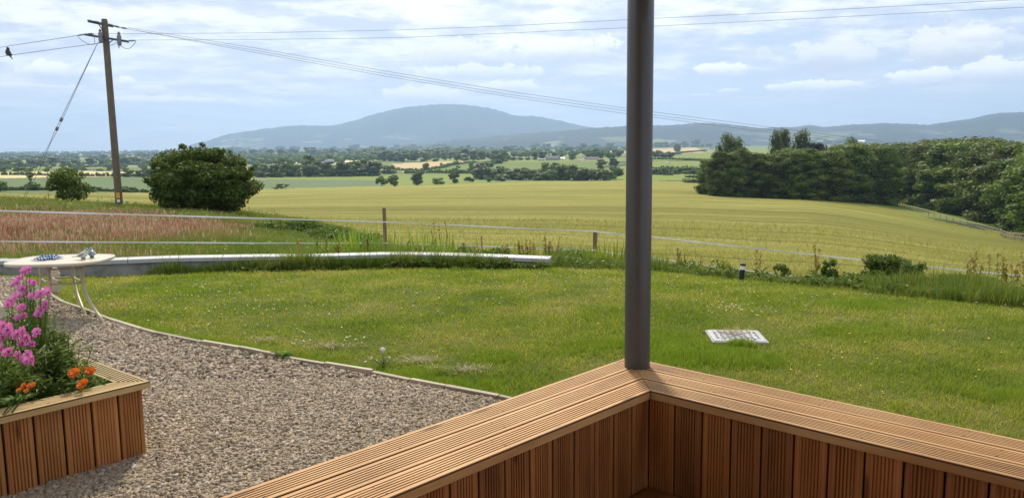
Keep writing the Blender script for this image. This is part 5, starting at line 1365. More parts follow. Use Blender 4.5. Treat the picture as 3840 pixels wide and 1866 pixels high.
def meadow_weeds():
    n = 60000; Y = 12 * np.exp(rng.uniform(0, math.log(50 / 12), n)); t = rng.uniform(-.78, .02, n); X = t * Y; e = edgeY(X, Y)
    nz = snoise(X * .6, Y, .8, 51) * .55 + snoise(X, Y, 2.6, 52) * .45; k = (Y > e + .5) & (Y < meadow_far(t)) & (nz > .60); X, Y, nz, e = X[k], Y[k], nz[k], e[k]; n = len(X); Z = H(X, Y)
    C = np.stack([X, Y, Z + rng.uniform(0, 1, n) * (.10 + .9 * (nz - .6)) * np.clip((Y - e) / 4, .5, 1.3)], -1); nrm = rng.normal(size=(n, 3)) + [0, -.2, .8]; nrm /= np.linalg.norm(nrm, axis=1)[:, None]
    a = np.cross(nrm, rng.normal(size=(n, 3))); a /= np.linalg.norm(a, axis=1)[:, None]; b = np.cross(nrm, a); s_ = (rng.uniform(.018, .045, n) * np.clip(Y / 16, .8, 2))[:, None]
    V = np.stack([C - a * s_, C - b * s_ * .45, C + a * s_, C + b * s_ * .45], 1).reshape(-1, 3)
    tag(mesh_np('meadow_weeds', V, np.arange(n * 4).reshape(-1, 4), leafy('meadow_leaves', [(0.1, (0.06, 0.11, 0.016)), (0.5, (0.12, 0.18, 0.026)), (0.85, (0.24, 0.26, 0.05)), (0.97, (0.34, 0.20, 0.10))], posscale=1)), kind='stuff')
meadow_weeds()
# barley: ears standing above the sheet in the near part of the field
M_ears = grass_mat('barley_ears', [(0.1, (0.18, 0.185, 0.028)), (0.5, (0.32, 0.315, 0.055)), (0.9, (0.47, 0.44, 0.12))], .08, .35, .35)
def build_barley():
    n = 115000; Y = 18 * np.exp(rng.uniform(0, math.log(70 / 18), n)); t = rng.uniform(-.35, 1.1, n); X = t * Y
    k = (Y > meadow_far(t)); X, Y, t = X[k], Y[k], t[k]; Z = H(X, Y); px, py = project(X, Y, Z)
    bf = np.interp(px, [p[0] for p in BARLEY_FAR], [p[1] for p in BARLEY_FAR]); k = py > bf + 1
    # drilled rows and tramlines stay bare
    yy = Y * math.cos(.09) + X * math.sin(.09) + 14 * snoise(X, Y, .012, 3); ph = np.abs((yy / 15.0) % 1 - .5)
    k &= ~((ph < .04) & (rng.uniform(0, 1, len(X)) < .9)); k &= rng.uniform(0, 1, len(X)) < (.10 + .9 * snoise(X * .06, Y * (1 + 0 * Y), .55, 6) ** 1.5)
    X, Y, Z = X[k], Y[k], Z[k]; n = len(X)
    V, F = tri_blades(X, Y, Z - .02, rng.uniform(.10, .30, n) * np.clip(Y / 40, 1, 2.2), .016 * np.clip(Y / 25, 1, 7) * rng.uniform(.6, 1.5, n), 1.6, 12)
    tag(mesh_np('barley_ears', V, F, M_ears), kind='stuff')
build_barley()

# ------------------------------------------------------------------ weeds along wall and fence
G_weed = leafy('weed_leaves', [(0.1, (0.04, 0.085, 0.014)), (0.45, (0.09, 0.15, 0.022)), (0.75, (0.18, 0.22, 0.04)), (0.95, (0.30, 0.27, 0.07))], posscale=3)
def build_fringe():
    XX = []; YY = []; HH = []; E_ = np.array(EDGEP)
    def run(px0, px1, dens, dmin, dmax, h0, h1):
        t0 = raydir(px0, 1010)[0]; t1 = raydir(px1, 1010)[0]; n = int(dens * abs(px1 - px0)); t = rng.uniform(t0, t1, n); y0 = np.interp(t, _et, E_[:, 1]); Y = y0 + rng.uniform(dmin, dmax, n); X = t * Y
        nz = snoise(X, Y, 1.7, 13) * .6 + snoise(X, Y, 5, 14) * .4; hh = rng.uniform(h0, h1, n) * (.25 + 1.6 * nz ** 1.6) * np.where(rng.uniform(0, 1, n) < .04, 1.8, 1); kk = rng.uniform(0, 1, n) < .25 + 1.2 * nz; XX.append(X[kk]); YY.append(Y[kk]); HH.append(hh[kk])
    run(-200, 620, 5, .25, 1.2, .05, .22); run(560, 2080, 9, -.14, -.01, .05, .30); run(620, 2080, 9, .24, 2.6, .06, .28)
    run(2080, 2500, 14, -.05, 2.2, .04, .22); run(2500, 3900, 8, -.06, .7, .03, .12); run(3250, 3950, 14, -.10, 1.0, .06, .24); run(3950, 5200, 10, -.10, 1.4, .06, .24); run(900, 2400, 5, 2.5, 6.0, .08, .25)
    X = np.concatenate(XX); Y = np.concatenate(YY); h = np.concatenate(HH); Z = H(X, Y)
    V, F = tri_blades(X, Y, Z - .02, h, .011 * rng.uniform(.6, 1.5, len(X)), .7, 14)
    tag(mesh_np('rank_grass', V, F, M_green), kind='stuff')
    n = 40000; t = np.concatenate([rng.uniform(raydir(820, 1010)[0], raydir(2450, 1010)[0], n // 2), rng.uniform(raydir(2430, 1050)[0], raydir(3900, 1100)[0], n // 2)]); y0 = np.interp(t, _et, E_[:, 1])
    ds = np.where(t < .05, rng.choice([0, 1], n, p=[.35, .65]), 1); Y = y0 + np.where(ds == 0, rng.uniform(-.22, -.02, n), np.where(t > .12, rng.uniform(.0, .75, n), rng.uniform(.2, 2.2, n))); X = t * Y; Z = H(X, Y)
    hm = snoise(X, Y, 2.2, 21) * .6 + snoise(X, Y, 6, 22) * .4; hh = rng.uniform(0, 1, n) ** .7 * (.02 + .42 * np.maximum(hm - .30, 0) ** 1.4) * np.where(ds == 0, .8, 1) * np.where(t > .42, 1.7, 1); kk = (hm > .34) & (rng.uniform(0, 1, n) < np.where(t > .12, .5, 1)); X, Y, Z, hh = X[kk], Y[kk], Z[kk], hh[kk]; n = len(X)
    C = np.stack([X, Y, Z + hh], -1); R = np.full((n, 3), .01)
    nrm = rng.normal(size=(n, 3)) + [0, -.2, .8]; nrm /= np.linalg.norm(nrm, axis=1)[:, None]; a = np.cross(nrm, rng.normal(size=(n, 3))); a /= np.linalg.norm(a, axis=1)[:, None]; b = np.cross(nrm, a); s = rng.uniform(.012, .034, n)[:, None]
    V = np.stack([C - a * s, C - b * s * .5, C + a * s, C + b * s * .5], 1).reshape(-1, 3)
    tag(mesh_np('weeds', V, np.arange(n * 4).reshape(-1, 4), G_weed), kind='stuff')
build_fringe()
def gp(px, py, Y=None):
    """foot of something seen at px: on the ground at forward distance Y"""
    t = raydir(px, py)[0]; return Vector((t * Y, Y, float(H(t * Y, Y))))
def iris_clump(px, Y, n, h, spread, label, mt=None):
    p = gp(px, 960, Y); b = MB()
    for i in range(n):
        a = random.uniform(0, 6.28); r = spread * math.sqrt(random.random()); x, y = r * math.cos(a), r * math.sin(a) * .6; l = h * random.uniform(.55, 1.1); le = random.uniform(.02, .32); la = a + random.uniform(-.8, .8)
        leaf_blade(b, (x, y, -.02), (x + math.cos(la) * le * l, y + math.sin(la) * le * l, l), random.uniform(.018, .032), 4, sag=random.uniform(-.02, .05))
    o = b.build('iris_clump', mt or G_iris); o.location = p; tag(o, label, 'plant')
G_iris = leafy('sword_leaves', [(0.1, (0.10, 0.17, 0.012)), (0.5, (0.20, 0.28, 0.025)), (0.9, (0.36, 0.40, 0.06))], posscale=5, trans=.45)
iris_clump(1330, 14.6, 75, .62, .42, 'bright yellow-green clump of sword leaves left of the tall brown post')
iris_clump(1452, 13.6, 55, .50, .34, 'sword-leaved clump directly in front of the tall brown post')
iris_clump(1600, 15.2, 80, .66, .50, 'tallest sword-leaved clump, right of the tall brown post')
iris_clump(1700, 14.6, 40, .48, .36, 'thinner sword-leaved clump beside the tallest one')
iris_clump(2285, 13.2, 80, .46, .42, 'dense green clump of sword leaves at the wall end, left of the grey pillar')
iris_clump(2210, 13.8, 40, .38, .30, 'small sword-leaved clump below the short brown post')
iris_clump(2500, 13.4, 26, .34, .35, 'sparse sword-leaved clump just right of the grey pillar')
iris_clump(1240, 13.9, 30, .40, .3, 'small sword-leaved clump at the left of the bright one')
G_dock = leafy('rusty_dock', [(0.1, (0.15, 0.065, 0.022)), (0.5, (0.25, 0.125, 0.038)), (0.9, (0.32, 0.24, 0.07))], trans=.2)
def dock(px, Y, n, h, label, spread=.18, leaves=True, mt=None, yellow=False):
    p = gp(px, 960, Y); r = empty('dock_plant', p, 0, label, 'plant'); b = MB(); s_ = []
    for i in range(n):
        a = random.uniform(0, 6.28); x, y = spread * random.random() * math.cos(a), spread * random.random() * math.sin(a); l = h * random.uniform(.6, 1.05); le = random.uniform(-.12, .12) * l
        b.tube([(x, y, -.02), (x + le * .4, y, l * .5), (x + le, y, l)], [.004, .0035, .0015], 4)
        for k in range(26):
            u = random.uniform(.35, 1.0); s_.append((x + le * u + random.gauss(0, .018 * (1.3 - u)), y + random.gauss(0, .018), l * u))
    P = np.array(s_); V, F = leaf_cloud(P, np.full((len(P), 3), .013), len(P) * 3, .014, 5, lo=.2, prune=False); b._add([tuple(v) for v in V], F.tolist()); b.build('seed_stalks', mt or G_dock, r)
    if leaves:
        b = MB()
        for i in range(10):
            a = random.uniform(0, 6.28); l = random.uniform(.12, .26); z = random.uniform(0, h * .35); leaf_blade(b, (0, 0, z), (math.cos(a) * l, math.sin(a) * l, z + l * random.uniform(.1, .9)), random.uniform(.03, .06), sag=.15)
        b.build('leaves', G_fresh, r)
dock(2010, 14.6, 12, .62, 'group of rust-red dock spikes in front of the barley, right of the wall', .45)
dock(2060, 14.2, 8, .66, 'rust-red dock beside the taller group, nearer the short post', .3)
dock(1640, 15.6, 4, .85, 'thin reddish dock stems above the sword-leaved clump', .3)
dock(1370, 13.0, 3, .42, 'small brown dock at the wall top left of the tall post', .1)
dock(1900, 13.2, 4, .45, 'yellowing dock stem at the wall before its end', .15)
dock(1785, 13.2, 3, .40, 'pale dry stalk rising in front of the white coping', .05)
for k_, (x_, h_) in enumerate(((1120, .34), (1210, .42), (1265, .30), (1520, .36), (1580, .40), (1720, .34), (1960, .36))): dock(x_, 11.55 + .02 * k_, 3, h_, ('short brown-tipped weed in front of the white coping, far left of the tall post', 'brown-stemmed weed before the coping left of the tall post', 'small brown weed before the coping just left of the tall post', 'stringy weed before the coping right of the tall post', 'taller stringy weed before the coping below the tallest sword leaves', 'thin weed before the coping midway to its end', 'weed with pale stems before the coping near its end')[k_], .10, mt=G_weed if k_ % 2 else G_dock)
dock(3068, 12.6, 4, .78, 'tall narrow orange-brown dock right of the bollard light', .05)
dock(3655, 11.0, 6, .62, 'orange-brown dock plant among the weeds at the right', .12)
dock(3780, 10.8, 9, .55, 'yellowish dock plants at the far right of the fence line', .35)
dock(2860, 13.2, 3, .60, 'wispy upright weed between the bollard light and the orange-brown dock', .15)
dock(2610, 13.6, 3, .42, 'wispy stem just left of the bollard light', .1)
dock(2545, 13.8, 3, .60, 'thin leaning stem between the pillar and the bollard light', .08)
G_yel = leafy('yellow_weed', [(0.1, (0.20, 0.20, 0.02)), (0.5, (0.38, 0.34, 0.03)), (0.9, (0.55, 0.45, 0.05))], posscale=5)
dock(2728, 13.6, 5, .42, 'yellow-green ragwort just left of the bollard light', .1, mt=G_yel)
dock(1945, 13.6, 5, .50, 'yellow-leaved upright weed behind the white coping', .1, mt=G_yel)
def shrub(name, px, Y, h, w, nleaf, leaf, label, mt=G_bramble, ncl=26, kind='round', cat='shrub', seed=3, stems=5, corefac=.35):
    p = gp(px, 960, Y); r = empty(name, p, 0, label, cat); C, R = clumps(kind, ncl, seed); C = C * [w, w * .8, h]; R = R * [w, w * .8, h]
    parts = [leaf_cloud(C, R, nleaf, leaf, seed, outward=.3, flat=.4, lo=.3, prune=False)]
    if corefac: parts.append(core(C, R, corefac, (6, 4)))
    V, F = join(parts); mesh_np('foliage', V, F, mt, r); b = MB(); rr = random.Random(seed)
    for i in range(stems):
        a = rr.uniform(0, 6.28); b.tube([(0, 0, -.03), (math.cos(a) * w * .12, math.sin(a) * w * .1, h * .45), (math.cos(a) * w * .28, math.sin(a) * w * .2, h * rr.uniform(.7, .95))], [.010, .007, .003], 5)
    b.build('stems', M_bark, r)
shrub('shrub', 3330, 12.6, .66, .78, 5200, .026, 'largest dense green shrub on the fence line, right of the bollard light', G_bramble, 34, 'bush', seed=5)
shrub('shrub', 3420, 12.2, .50, .50, 2200, .024, 'lower right half of the dense shrub pair on the fence line', G_bramble, 20, 'bush', seed=6)
shrub('sapling', 3120, 12.9, .52, .48, 1300, .026, 'loose green sapling behind the tall orange-brown dock', G_dark, 16, 'round', seed=8, corefac=0)
shrub('sapling', 2925, 13.4, .42, .40, 700, .024, 'sparse pale sapling between the bollard light and the orange-brown dock', G_fresh, 12, 'round', seed=9, corefac=0)
shrub('bramble', 1730, 16.5, .42, .8, 2600, .03, 'dark bramble mound against the barley, right of the tall sword leaves', G_bramble, 16, 'bush', 'bramble', 10)
shrub('bramble', 1865, 16.3, .46, .9, 2800, .03, 'second dark bramble mound, left of the rust-red docks', G_bramble, 16, 'bush', 'bramble', 11)
shrub('bramble', 2140, 15.2, .50, 1.0, 3600, .03, 'leafy green bramble left of the short brown post', G_fresh, 18, 'bush', 'bramble', 12)
shrub('bramble', 3640, 11.3, .30, .7, 2000, .028, 'low leafy weed bank beside the right-hand docks', G_fresh, 14, 'bush', 'shrub', 14)
shrub('bramble', 2350, 13.4, .30, .6, 1600, .026, 'low weeds hard against the left of the grey pillar', G_bramble, 12, 'bush', 'shrub', 15)
for x, Y, w, l in ((1090, 27, 2.6, 'left end of the bramble strip along the meadow edge'), (1240, 24, 2.4, 'middle of the bramble strip along the meadow edge'), (1370, 21, 1.8, 'right end of the bramble strip near the tall post')):
    shrub('bramble', x, Y, .62, w, 4200, .045, l, G_bramble, 22, 'bush', 'bramble', x)
for x, Y, l_, n, lab in ((3470, 11.0, .26, 12, 'big-leaved burdock low at the right of the dense shrub'), (3530, 10.7, .22, 10, 'second big-leaved burdock beside the first'), (2660, 12.4, .14, 8, 'low broad-leaved plant at the foot of the fence left of the bollard light'), (3250, 11.6, .16, 9, 'broad-leaved plant on the lawn edge before the dense shrub')):
    p = gp(x, 1000, Y); rosette('burdock', p, n, l_, .11, G_bramble, lab, 'plant', (.2, 1.1))
def ground_vine():
    p = gp(240, 720, 40)
rail_pts = [(3323, 747), (3365, 751), (3422, 772), (3525, 802), (3627, 831), (3660, 838), (3750, 862), (3840, 889), (3930, 916)]
def rail_fence():
    P = [ghit(x, y + 20, 60) for x, y in rail_pts]; c = P[4].copy(); r = empty('rail_fence', c, 0, 'pale wooden post-and-rail fence between the barley and the sunlit trees', 'fence')
    M_rail = M_oldwood; pts = []
    for a, b_ in zip(P, P[1:]):
        k = max(1, int((b_ - a).length / 3.2)); 
        for i in range(k): q = a.lerp(b_, i / k); q.z = float(H(q.x, q.y)); pts.append(q)
    pts = pts[:90]
    for q in pts:
        b = MB(); b.box((q.x - c.x, q.y - c.y, q.z - c.z + .55), (.09, .09, 1.15)); b.build('post', M_rail, r)
    for z in (.55, 1.05):
        b = MB(); b.tube([(q.x - c.x, q.y - c.y, q.z - c.z + z) for q in pts], .04, 4); b.build('rail', M_rail, r)
rail_fence()

# ------------------------------------------------------------------ planter flowers
G_plant = leafy('border_leaves', [(0.1, (0.05, 0.10, 0.018)), (0.5, (0.115, 0.19, 0.03)), (0.9, (0.21, 0.28, 0.06))], posscale=6)
G_feather = leafy('feathery_leaves', [(0.1, (0.045, 0.09, 0.012)), (0.5, (0.10, 0.165, 0.02)), (0.9, (0.19, 0.24, 0.045))], posscale=6)
def petal_mat(name, a, b_, c):
    mt, N, bs = new_mat(name); g = N.new('ShaderNodeNewGeometry'); N.put(bs.inputs['Base Color'], N.ramp(g.outputs['Random Per Island'], [(0, a), (.5, b_), (1, c)])); bs.inputs['Roughness'].default_value = .6
    t = N.new('ShaderNodeBsdfTranslucent'); t.inputs[0].default_value = (*b_, 1); mx = N.new('ShaderNodeMixShader'); mx.inputs[0].default_value = .3
    N.l.new(bs.outputs[0], mx.inputs[1]); N.l.new(t.outputs[0], mx.inputs[2]); N.l.new(mx.outputs[0], N.n['Material Output'].inputs[0]); return mt
M_pink = petal_mat('magenta_petals', (.50, .07, .30), (.70, .18, .48), (.82, .36, .62)); M_throat = simple('maroon_throat', (.10, .008, .04), .6)
M_orange = petal_mat('orange_petals', (.62, .12, .005), (.80, .20, .01), (.88, .33, .02)); M_amar = leafy('red_leaves', [(0.1, (.10, .025, .03)), (.9, (.22, .07, .07))])
def bloom_mesh(seed, r=1.0):
    rr = random.Random(seed); b = MB()
    for i in range(9):
        a = 6.283 * i / 9 + rr.uniform(-.2, .2); e = rr.uniform(-.25, .55); L = r * rr.uniform(.75, 1.05); n = 4; w = .62 * r; vs = []
        d = Vector((math.cos(a) * math.cos(e), math.sin(a) * math.cos(e), math.sin(e))); s = Vector((-math.sin(a), math.cos(a), 0))
        for k in range(n + 1):
            u = k / n; c = d * L * (.12 + .88 * u) + Vector((0, 0, .22 * r * math.sin(u * 2.2))); ww = w * (.15 + .85 * u ** .7) / 2 * (1 if k < n else .8)
            f = .08 * r * math.sin(k * 2.3 + i)
            vs += [c - s * ww + Vector((0, 0, f)), c + Vector((0, 0, -f * .6)), c + s * ww + Vector((0, 0, f))]
        b._add(vs, [q for k in range(n) for q in ((3 * k, 3 * k + 1, 3 * k + 4, 3 * k + 3), (3 * k + 1, 3 * k + 2, 3 * k + 5, 3 * k + 4))])
    b.lathe([(.0, -.05 * r), (.24 * r, .02 * r), (.20 * r, .10 * r), (.02, .13 * r)], n=8, mi=1)
    b.tube([(0, 0, -.45 * r), (0, 0, 0)], [.05 * r, .09 * r], 5, mi=2)
    return b.build('bloom_mesh', [M_pink, M_throat, G_plant], link=False)
BLOOM = [bloom_mesh(i) for i in range(4)]
def marigold_mesh(seed):
    rr = random.Random(seed); b = MB()
    for ring, (n, rad, z, l) in enumerate(((14, .62, .0, .40), (12, .45, .14, .38), (9, .28, .26, .34), (5, .12, .34, .26))):
        for i in range(n):
            a = 6.283 * i / n + rr.uniform(-.2, .2); d = Vector((math.cos(a), math.sin(a), rr.uniform(.0, .5))).normalized(); s = Vector((-math.sin(a), math.cos(a), 0)); p = Vector((math.cos(a) * rad * .6, math.sin(a) * rad * .6, z)); w = .20
            vs = [p - s * w * .5, p + s * w * .5, p + d * l + s * w + Vector((0, 0, rr.uniform(-.08, .08))), p + d * l * 1.1 + Vector((0, 0, .08)), p + d * l - s * w + Vector((0, 0, rr.uniform(-.08, .08)))]
            b._add(vs, [(0, 1, 2, 3, 4)])
    b.lathe([(.2, -.45), (.28, -.2), (.5, -.02)], n=8, mi=1)
    return b.build('marigold_mesh', [M_orange, G_plant], link=False)
MARI = [marigold_mesh(i) for i in range(3)]
def bloom_at(par, nm, me, p, s, face=(0, 0, 1)):
    o = bpy.data.objects.new(nm, me); COL.objects.link(o); o.parent = par; o.location = p; o.scale = (s, s, s)
    o.rotation_euler = Vector(face).to_track_quat('Z', 'Y').to_euler(); return o
SZ = 0.30
def pclamp(v, m=.19):
    a_, c_ = plan_in_planter(v); a_ = min(max(a_, m), PLLF - m); c_ = min(max(c_, m), PLLS - m); q = PLC + PLF * a_ + PLS * c_; return Vector((q.x, q.y, v.z))
def tall_plant(px_blooms, Y, root_px, label, size=.0215, feather=True, name='flowering_plant', h_leaf=.30):
    t = raydir(root_px, 1300)[0]; base = pclamp(Vector((t * Y, Y, SZ))); r = empty(name, base, 0, label, 'plant'); b = MB(); lv = MB()
    pts = [atd(x, y, Y + random.uniform(-.06, .06)) - base for x, y in px_blooms]
    for i, q in enumerate(pts):
        if i % 3 == 0 or q.z > .42: b.tube([(random.uniform(-.02, .02), 0, 0), (q.x * .35, q.y * .3, q.z * .5), (q.x, q.y, q.z - .012)], [.0035, .003, .0015], 5)
        else:
            q0 = pts[i - 1]; b.tube([(q0.x * .8, q0.y * .8, max(.02, q0.z * .72)), (q.x, q.y, q.z - .01)], .0015, 4)
        for j in range(3 if q.z > .1 else 1):
            u = random.uniform(.3, .95); a = random.uniform(0, 6.28); c = Vector((q.x * u, q.y * u, q.z * u)); l = random.uniform(.03, .07)
            leaf_blade(lv, c, c + Vector((math.cos(a) * l, math.sin(a) * l, random.uniform(-.01, .04))), .010, 3, sag=.1)
        bloom_at(r, 'bloom', random.choice(BLOOM), q, size * random.uniform(.8, 1.2), (random.uniform(-.5, .5), -1, random.uniform(-.1, .9)))
    b.build('stems', G_plant, r); lv.build('leaves', G_feather, r)
tall_plant([(96, 1016), (85, 1035), (110, 1010), (73, 1043), (52, 1066), (64, 1060), (116, 1054), (128, 1058), (85, 1083), (98, 1080), (73, 1107), (60, 1110), (95, 1104)], 3.95, 110, 'tallest magenta-flowered plant in the planter, against the table')
tall_plant([(144, 1112), (152, 1100), (179, 1082), (184, 1095), (166, 1151), (158, 1143), (144, 1178), (150, 1165), (172, 1140), (122, 1108)], 3.85, 150, 'magenta-flowered plant at the right of the flowering group')
tall_plant([(39, 1134), (45, 1128), (81, 1153), (88, 1148), (81, 1186), (70, 1190), (30, 1140), (92, 1182)], 3.75, 60, 'magenta-flowered plant in the middle, below the tallest one')
tall_plant([(15, 1220), (23, 1247), (8, 1230), (30, 1236), (5, 1250), (12, 1262), (36, 1250), (2, 1212), (40, 1224)], 3.5, 20, 'crowded bright magenta plant at the left edge of the view')
tall_plant([(66, 1251), (85, 1240), (135, 1251), (140, 1244), (100, 1263), (85, 1284), (120, 1290), (90, 1236), (58, 1262)], 3.55, 90, 'loose pink-flowered plant halfway down the planter group', .019)
tall_plant([(104, 1328), (123, 1342), (104, 1351), (112, 1357), (73, 1328), (94, 1345)], 3.35, 100, 'low magenta-flowered plant nearest the planter rim', .022)
tall_plant([(12, 1294), (31, 1317), (22, 1324), (5, 1310), (40, 1312)], 3.35, 20, 'faded pink low-flowering plant at the left edge', .019)
def leafy_plant(px, Y, h, n, label, mt=None, w=.014, L=.09, name='foliage_plant', spread=.07, tall=True):
    t = raydir(px, 1350)[0]; p = pclamp(Vector((t * Y, Y, SZ))); b = MB()
    for i in range(n):
        a = random.uniform(0, 6.28); r0 = spread * random.random(); x, y = r0 * math.cos(a), r0 * math.sin(a); hh = h * random.uniform(.45, 1.0); le = random.uniform(-.06, .06)
        b.tube([(x, y, 0), (x + le * .5, y, hh * .5), (x + le, y + le * .5, hh)], [.0025, .002, .001], 4)
        for k in range(int(10 + hh * 55)):
            u = random.uniform(.12, 1); aa = random.uniform(0, 6.28); l = L * random.uniform(.4, 1.0) * (1.15 - .5 * u); c = Vector((x + le * u, y + le * .5 * u, hh * u))
            leaf_blade(b, c, c + Vector((math.cos(aa) * l, math.sin(aa) * l, l * random.uniform(-.2, .7))), w * random.uniform(.6, 1.3), 2, sag=.08)
    o = b.build(name, mt or G_plant); o.location = p; tag(o, label, 'plant')
for x, Y, h, n, l, mt, w, L in ((290, 4.05, .30, 14, 'soft pale green plant rising behind the left marigold', G_feather, .013, .08), (235, 3.75, .30, 14, 'upright green plant between the pink flowers and the marigolds', G_plant, .014, .08), (380, 4.05, .20, 12, 'grassy pale tuft leaning over the side rim', G_feather, .010, .12), (50, 3.3, .24, 14, 'leafy plant below the faded pink flowers', G_plant, .014, .08), (170, 4.25, .54, 16, 'tall feathery green plant behind the pink flowers', G_feather, .010, .08), (215, 4.15, .46, 14, 'feathery plant beside the gravel, right of the pink flowers', G_feather, .010, .08),
                                (205, 3.95, .38, 14, 'green leafy plant in the middle of the planter', G_plant, .016, .07), (150, 3.7, .30, 12, 'dark green leafy plant below the pink flowers', G_plant, .014, .08),
                                (60, 3.6, .30, 14, 'dense leafy plant at the left under the pink flowers', G_feather, .012, .08), (10, 3.3, .26, 12, 'dark leafy plant filling the left planter corner', G_plant, .014, .08),
                                (90, 3.28, .17, 12, 'low dark plant behind the front rim, left', G_plant, .012, .07), (180, 3.42, .16, 12, 'low dark plant behind the front rim, middle', G_plant, .012, .07),
                                (250, 3.62, .16, 12, 'low green plant between the marigolds and the rim', G_plant, .012, .06), (300, 3.95, .22, 9, 'loose bright plant behind the marigolds', G_feather, .016, .07),
                                (385, 3.85, .17, 8, 'sprawling light green plant at the right corner of the planter', G_feather, .014, .10), (430, 3.78, .10, 6, 'low trailing plant over the planter corner', G_feather, .014, .09),
                                (300, 4.25, .30, 10, 'spiky green plant by the side rim of the planter', G_feather, .008, .09), (120, 4.3, .38, 9, 'tall stems at the back of the planter near the table', G_feather, .011, .07),
                                (30, 4.0, .40, 12, 'tall leafy stems at the left behind the pink flowers', G_plant, .014, .07), (245, 4.4, .36, 12, 'pale green plant at the far right side of the planter', G_feather, .012, .07), (130, 3.5, .22, 10, 'bushy plant around the loose pink flowers', G_plant, .014, .07), (355, 3.62, .10, 9, 'small leafy tuft at the right rim corner', G_plant, .012, .05), (400, 4.1, .16, 10, 'bright leafy plant inside the side rim of the planter', G_feather, .014, .08), (330, 3.75, .14, 10, 'dark leaves under the right marigolds', G_plant, .012, .06), (230, 3.45, .13, 10, 'dark leaves left of the marigolds at the rim', G_plant, .012, .06)):
    leafy_plant(x, Y, h, n, l, mt, w, L)
leafy_plant(268, 4.1, .26, 6, 'dull red-leaved plant behind the marigolds', M_amar, .04, .06, 'red_leaved_plant', .03)
def marigold(heads, Y, root_px, label, size, me=None):
    t = raydir(root_px, 1420)[0]; base = pclamp(Vector((t * Y, Y, SZ)), .15); r = empty('marigold', base, 0, label, 'flower'); b = MB()
    for x, y in heads:
        q = atd(x, y, Y) - base; b.tube([(0, 0, 0), (q.x, q.y, q.z - size * .4)], .002, 5)
        bloom_at(r, 'bloom', random.choice(MARI), q, size, (random.uniform(-.3, .3), -.7, .8))
        for k in range(8):
            a = random.uniform(0, 6.28); leaf_blade(b, q * .7, q * .7 + Vector((math.cos(a) * .05, math.sin(a) * .05, .005)), .010, 2)
    b.build('stem_and_leaves', G_plant, r)
marigold([(278, 1398)], 3.62, 285, 'large orange marigold, left of the pair above the rim', .036)
marigold([(340, 1394)], 3.72, 338, 'large orange marigold, right of the pair above the rim', .035)
marigold([(308, 1388)], 3.80, 306, 'small orange marigold tucked behind the pair', .030)
marigold([(311, 1440)], 3.58, 312, 'single orange marigold nearest the planter rim', .037)
marigold([(70, 1462), (84, 1455), (98, 1464), (88, 1443)], 3.12, 85, 'cluster of small yellow-orange marigolds near the front rim, left', .013)
marigold([(112, 1446), (123, 1443)], 3.15, 118, 'pair of tiny yellow-orange marigolds right of the small cluster', .017)

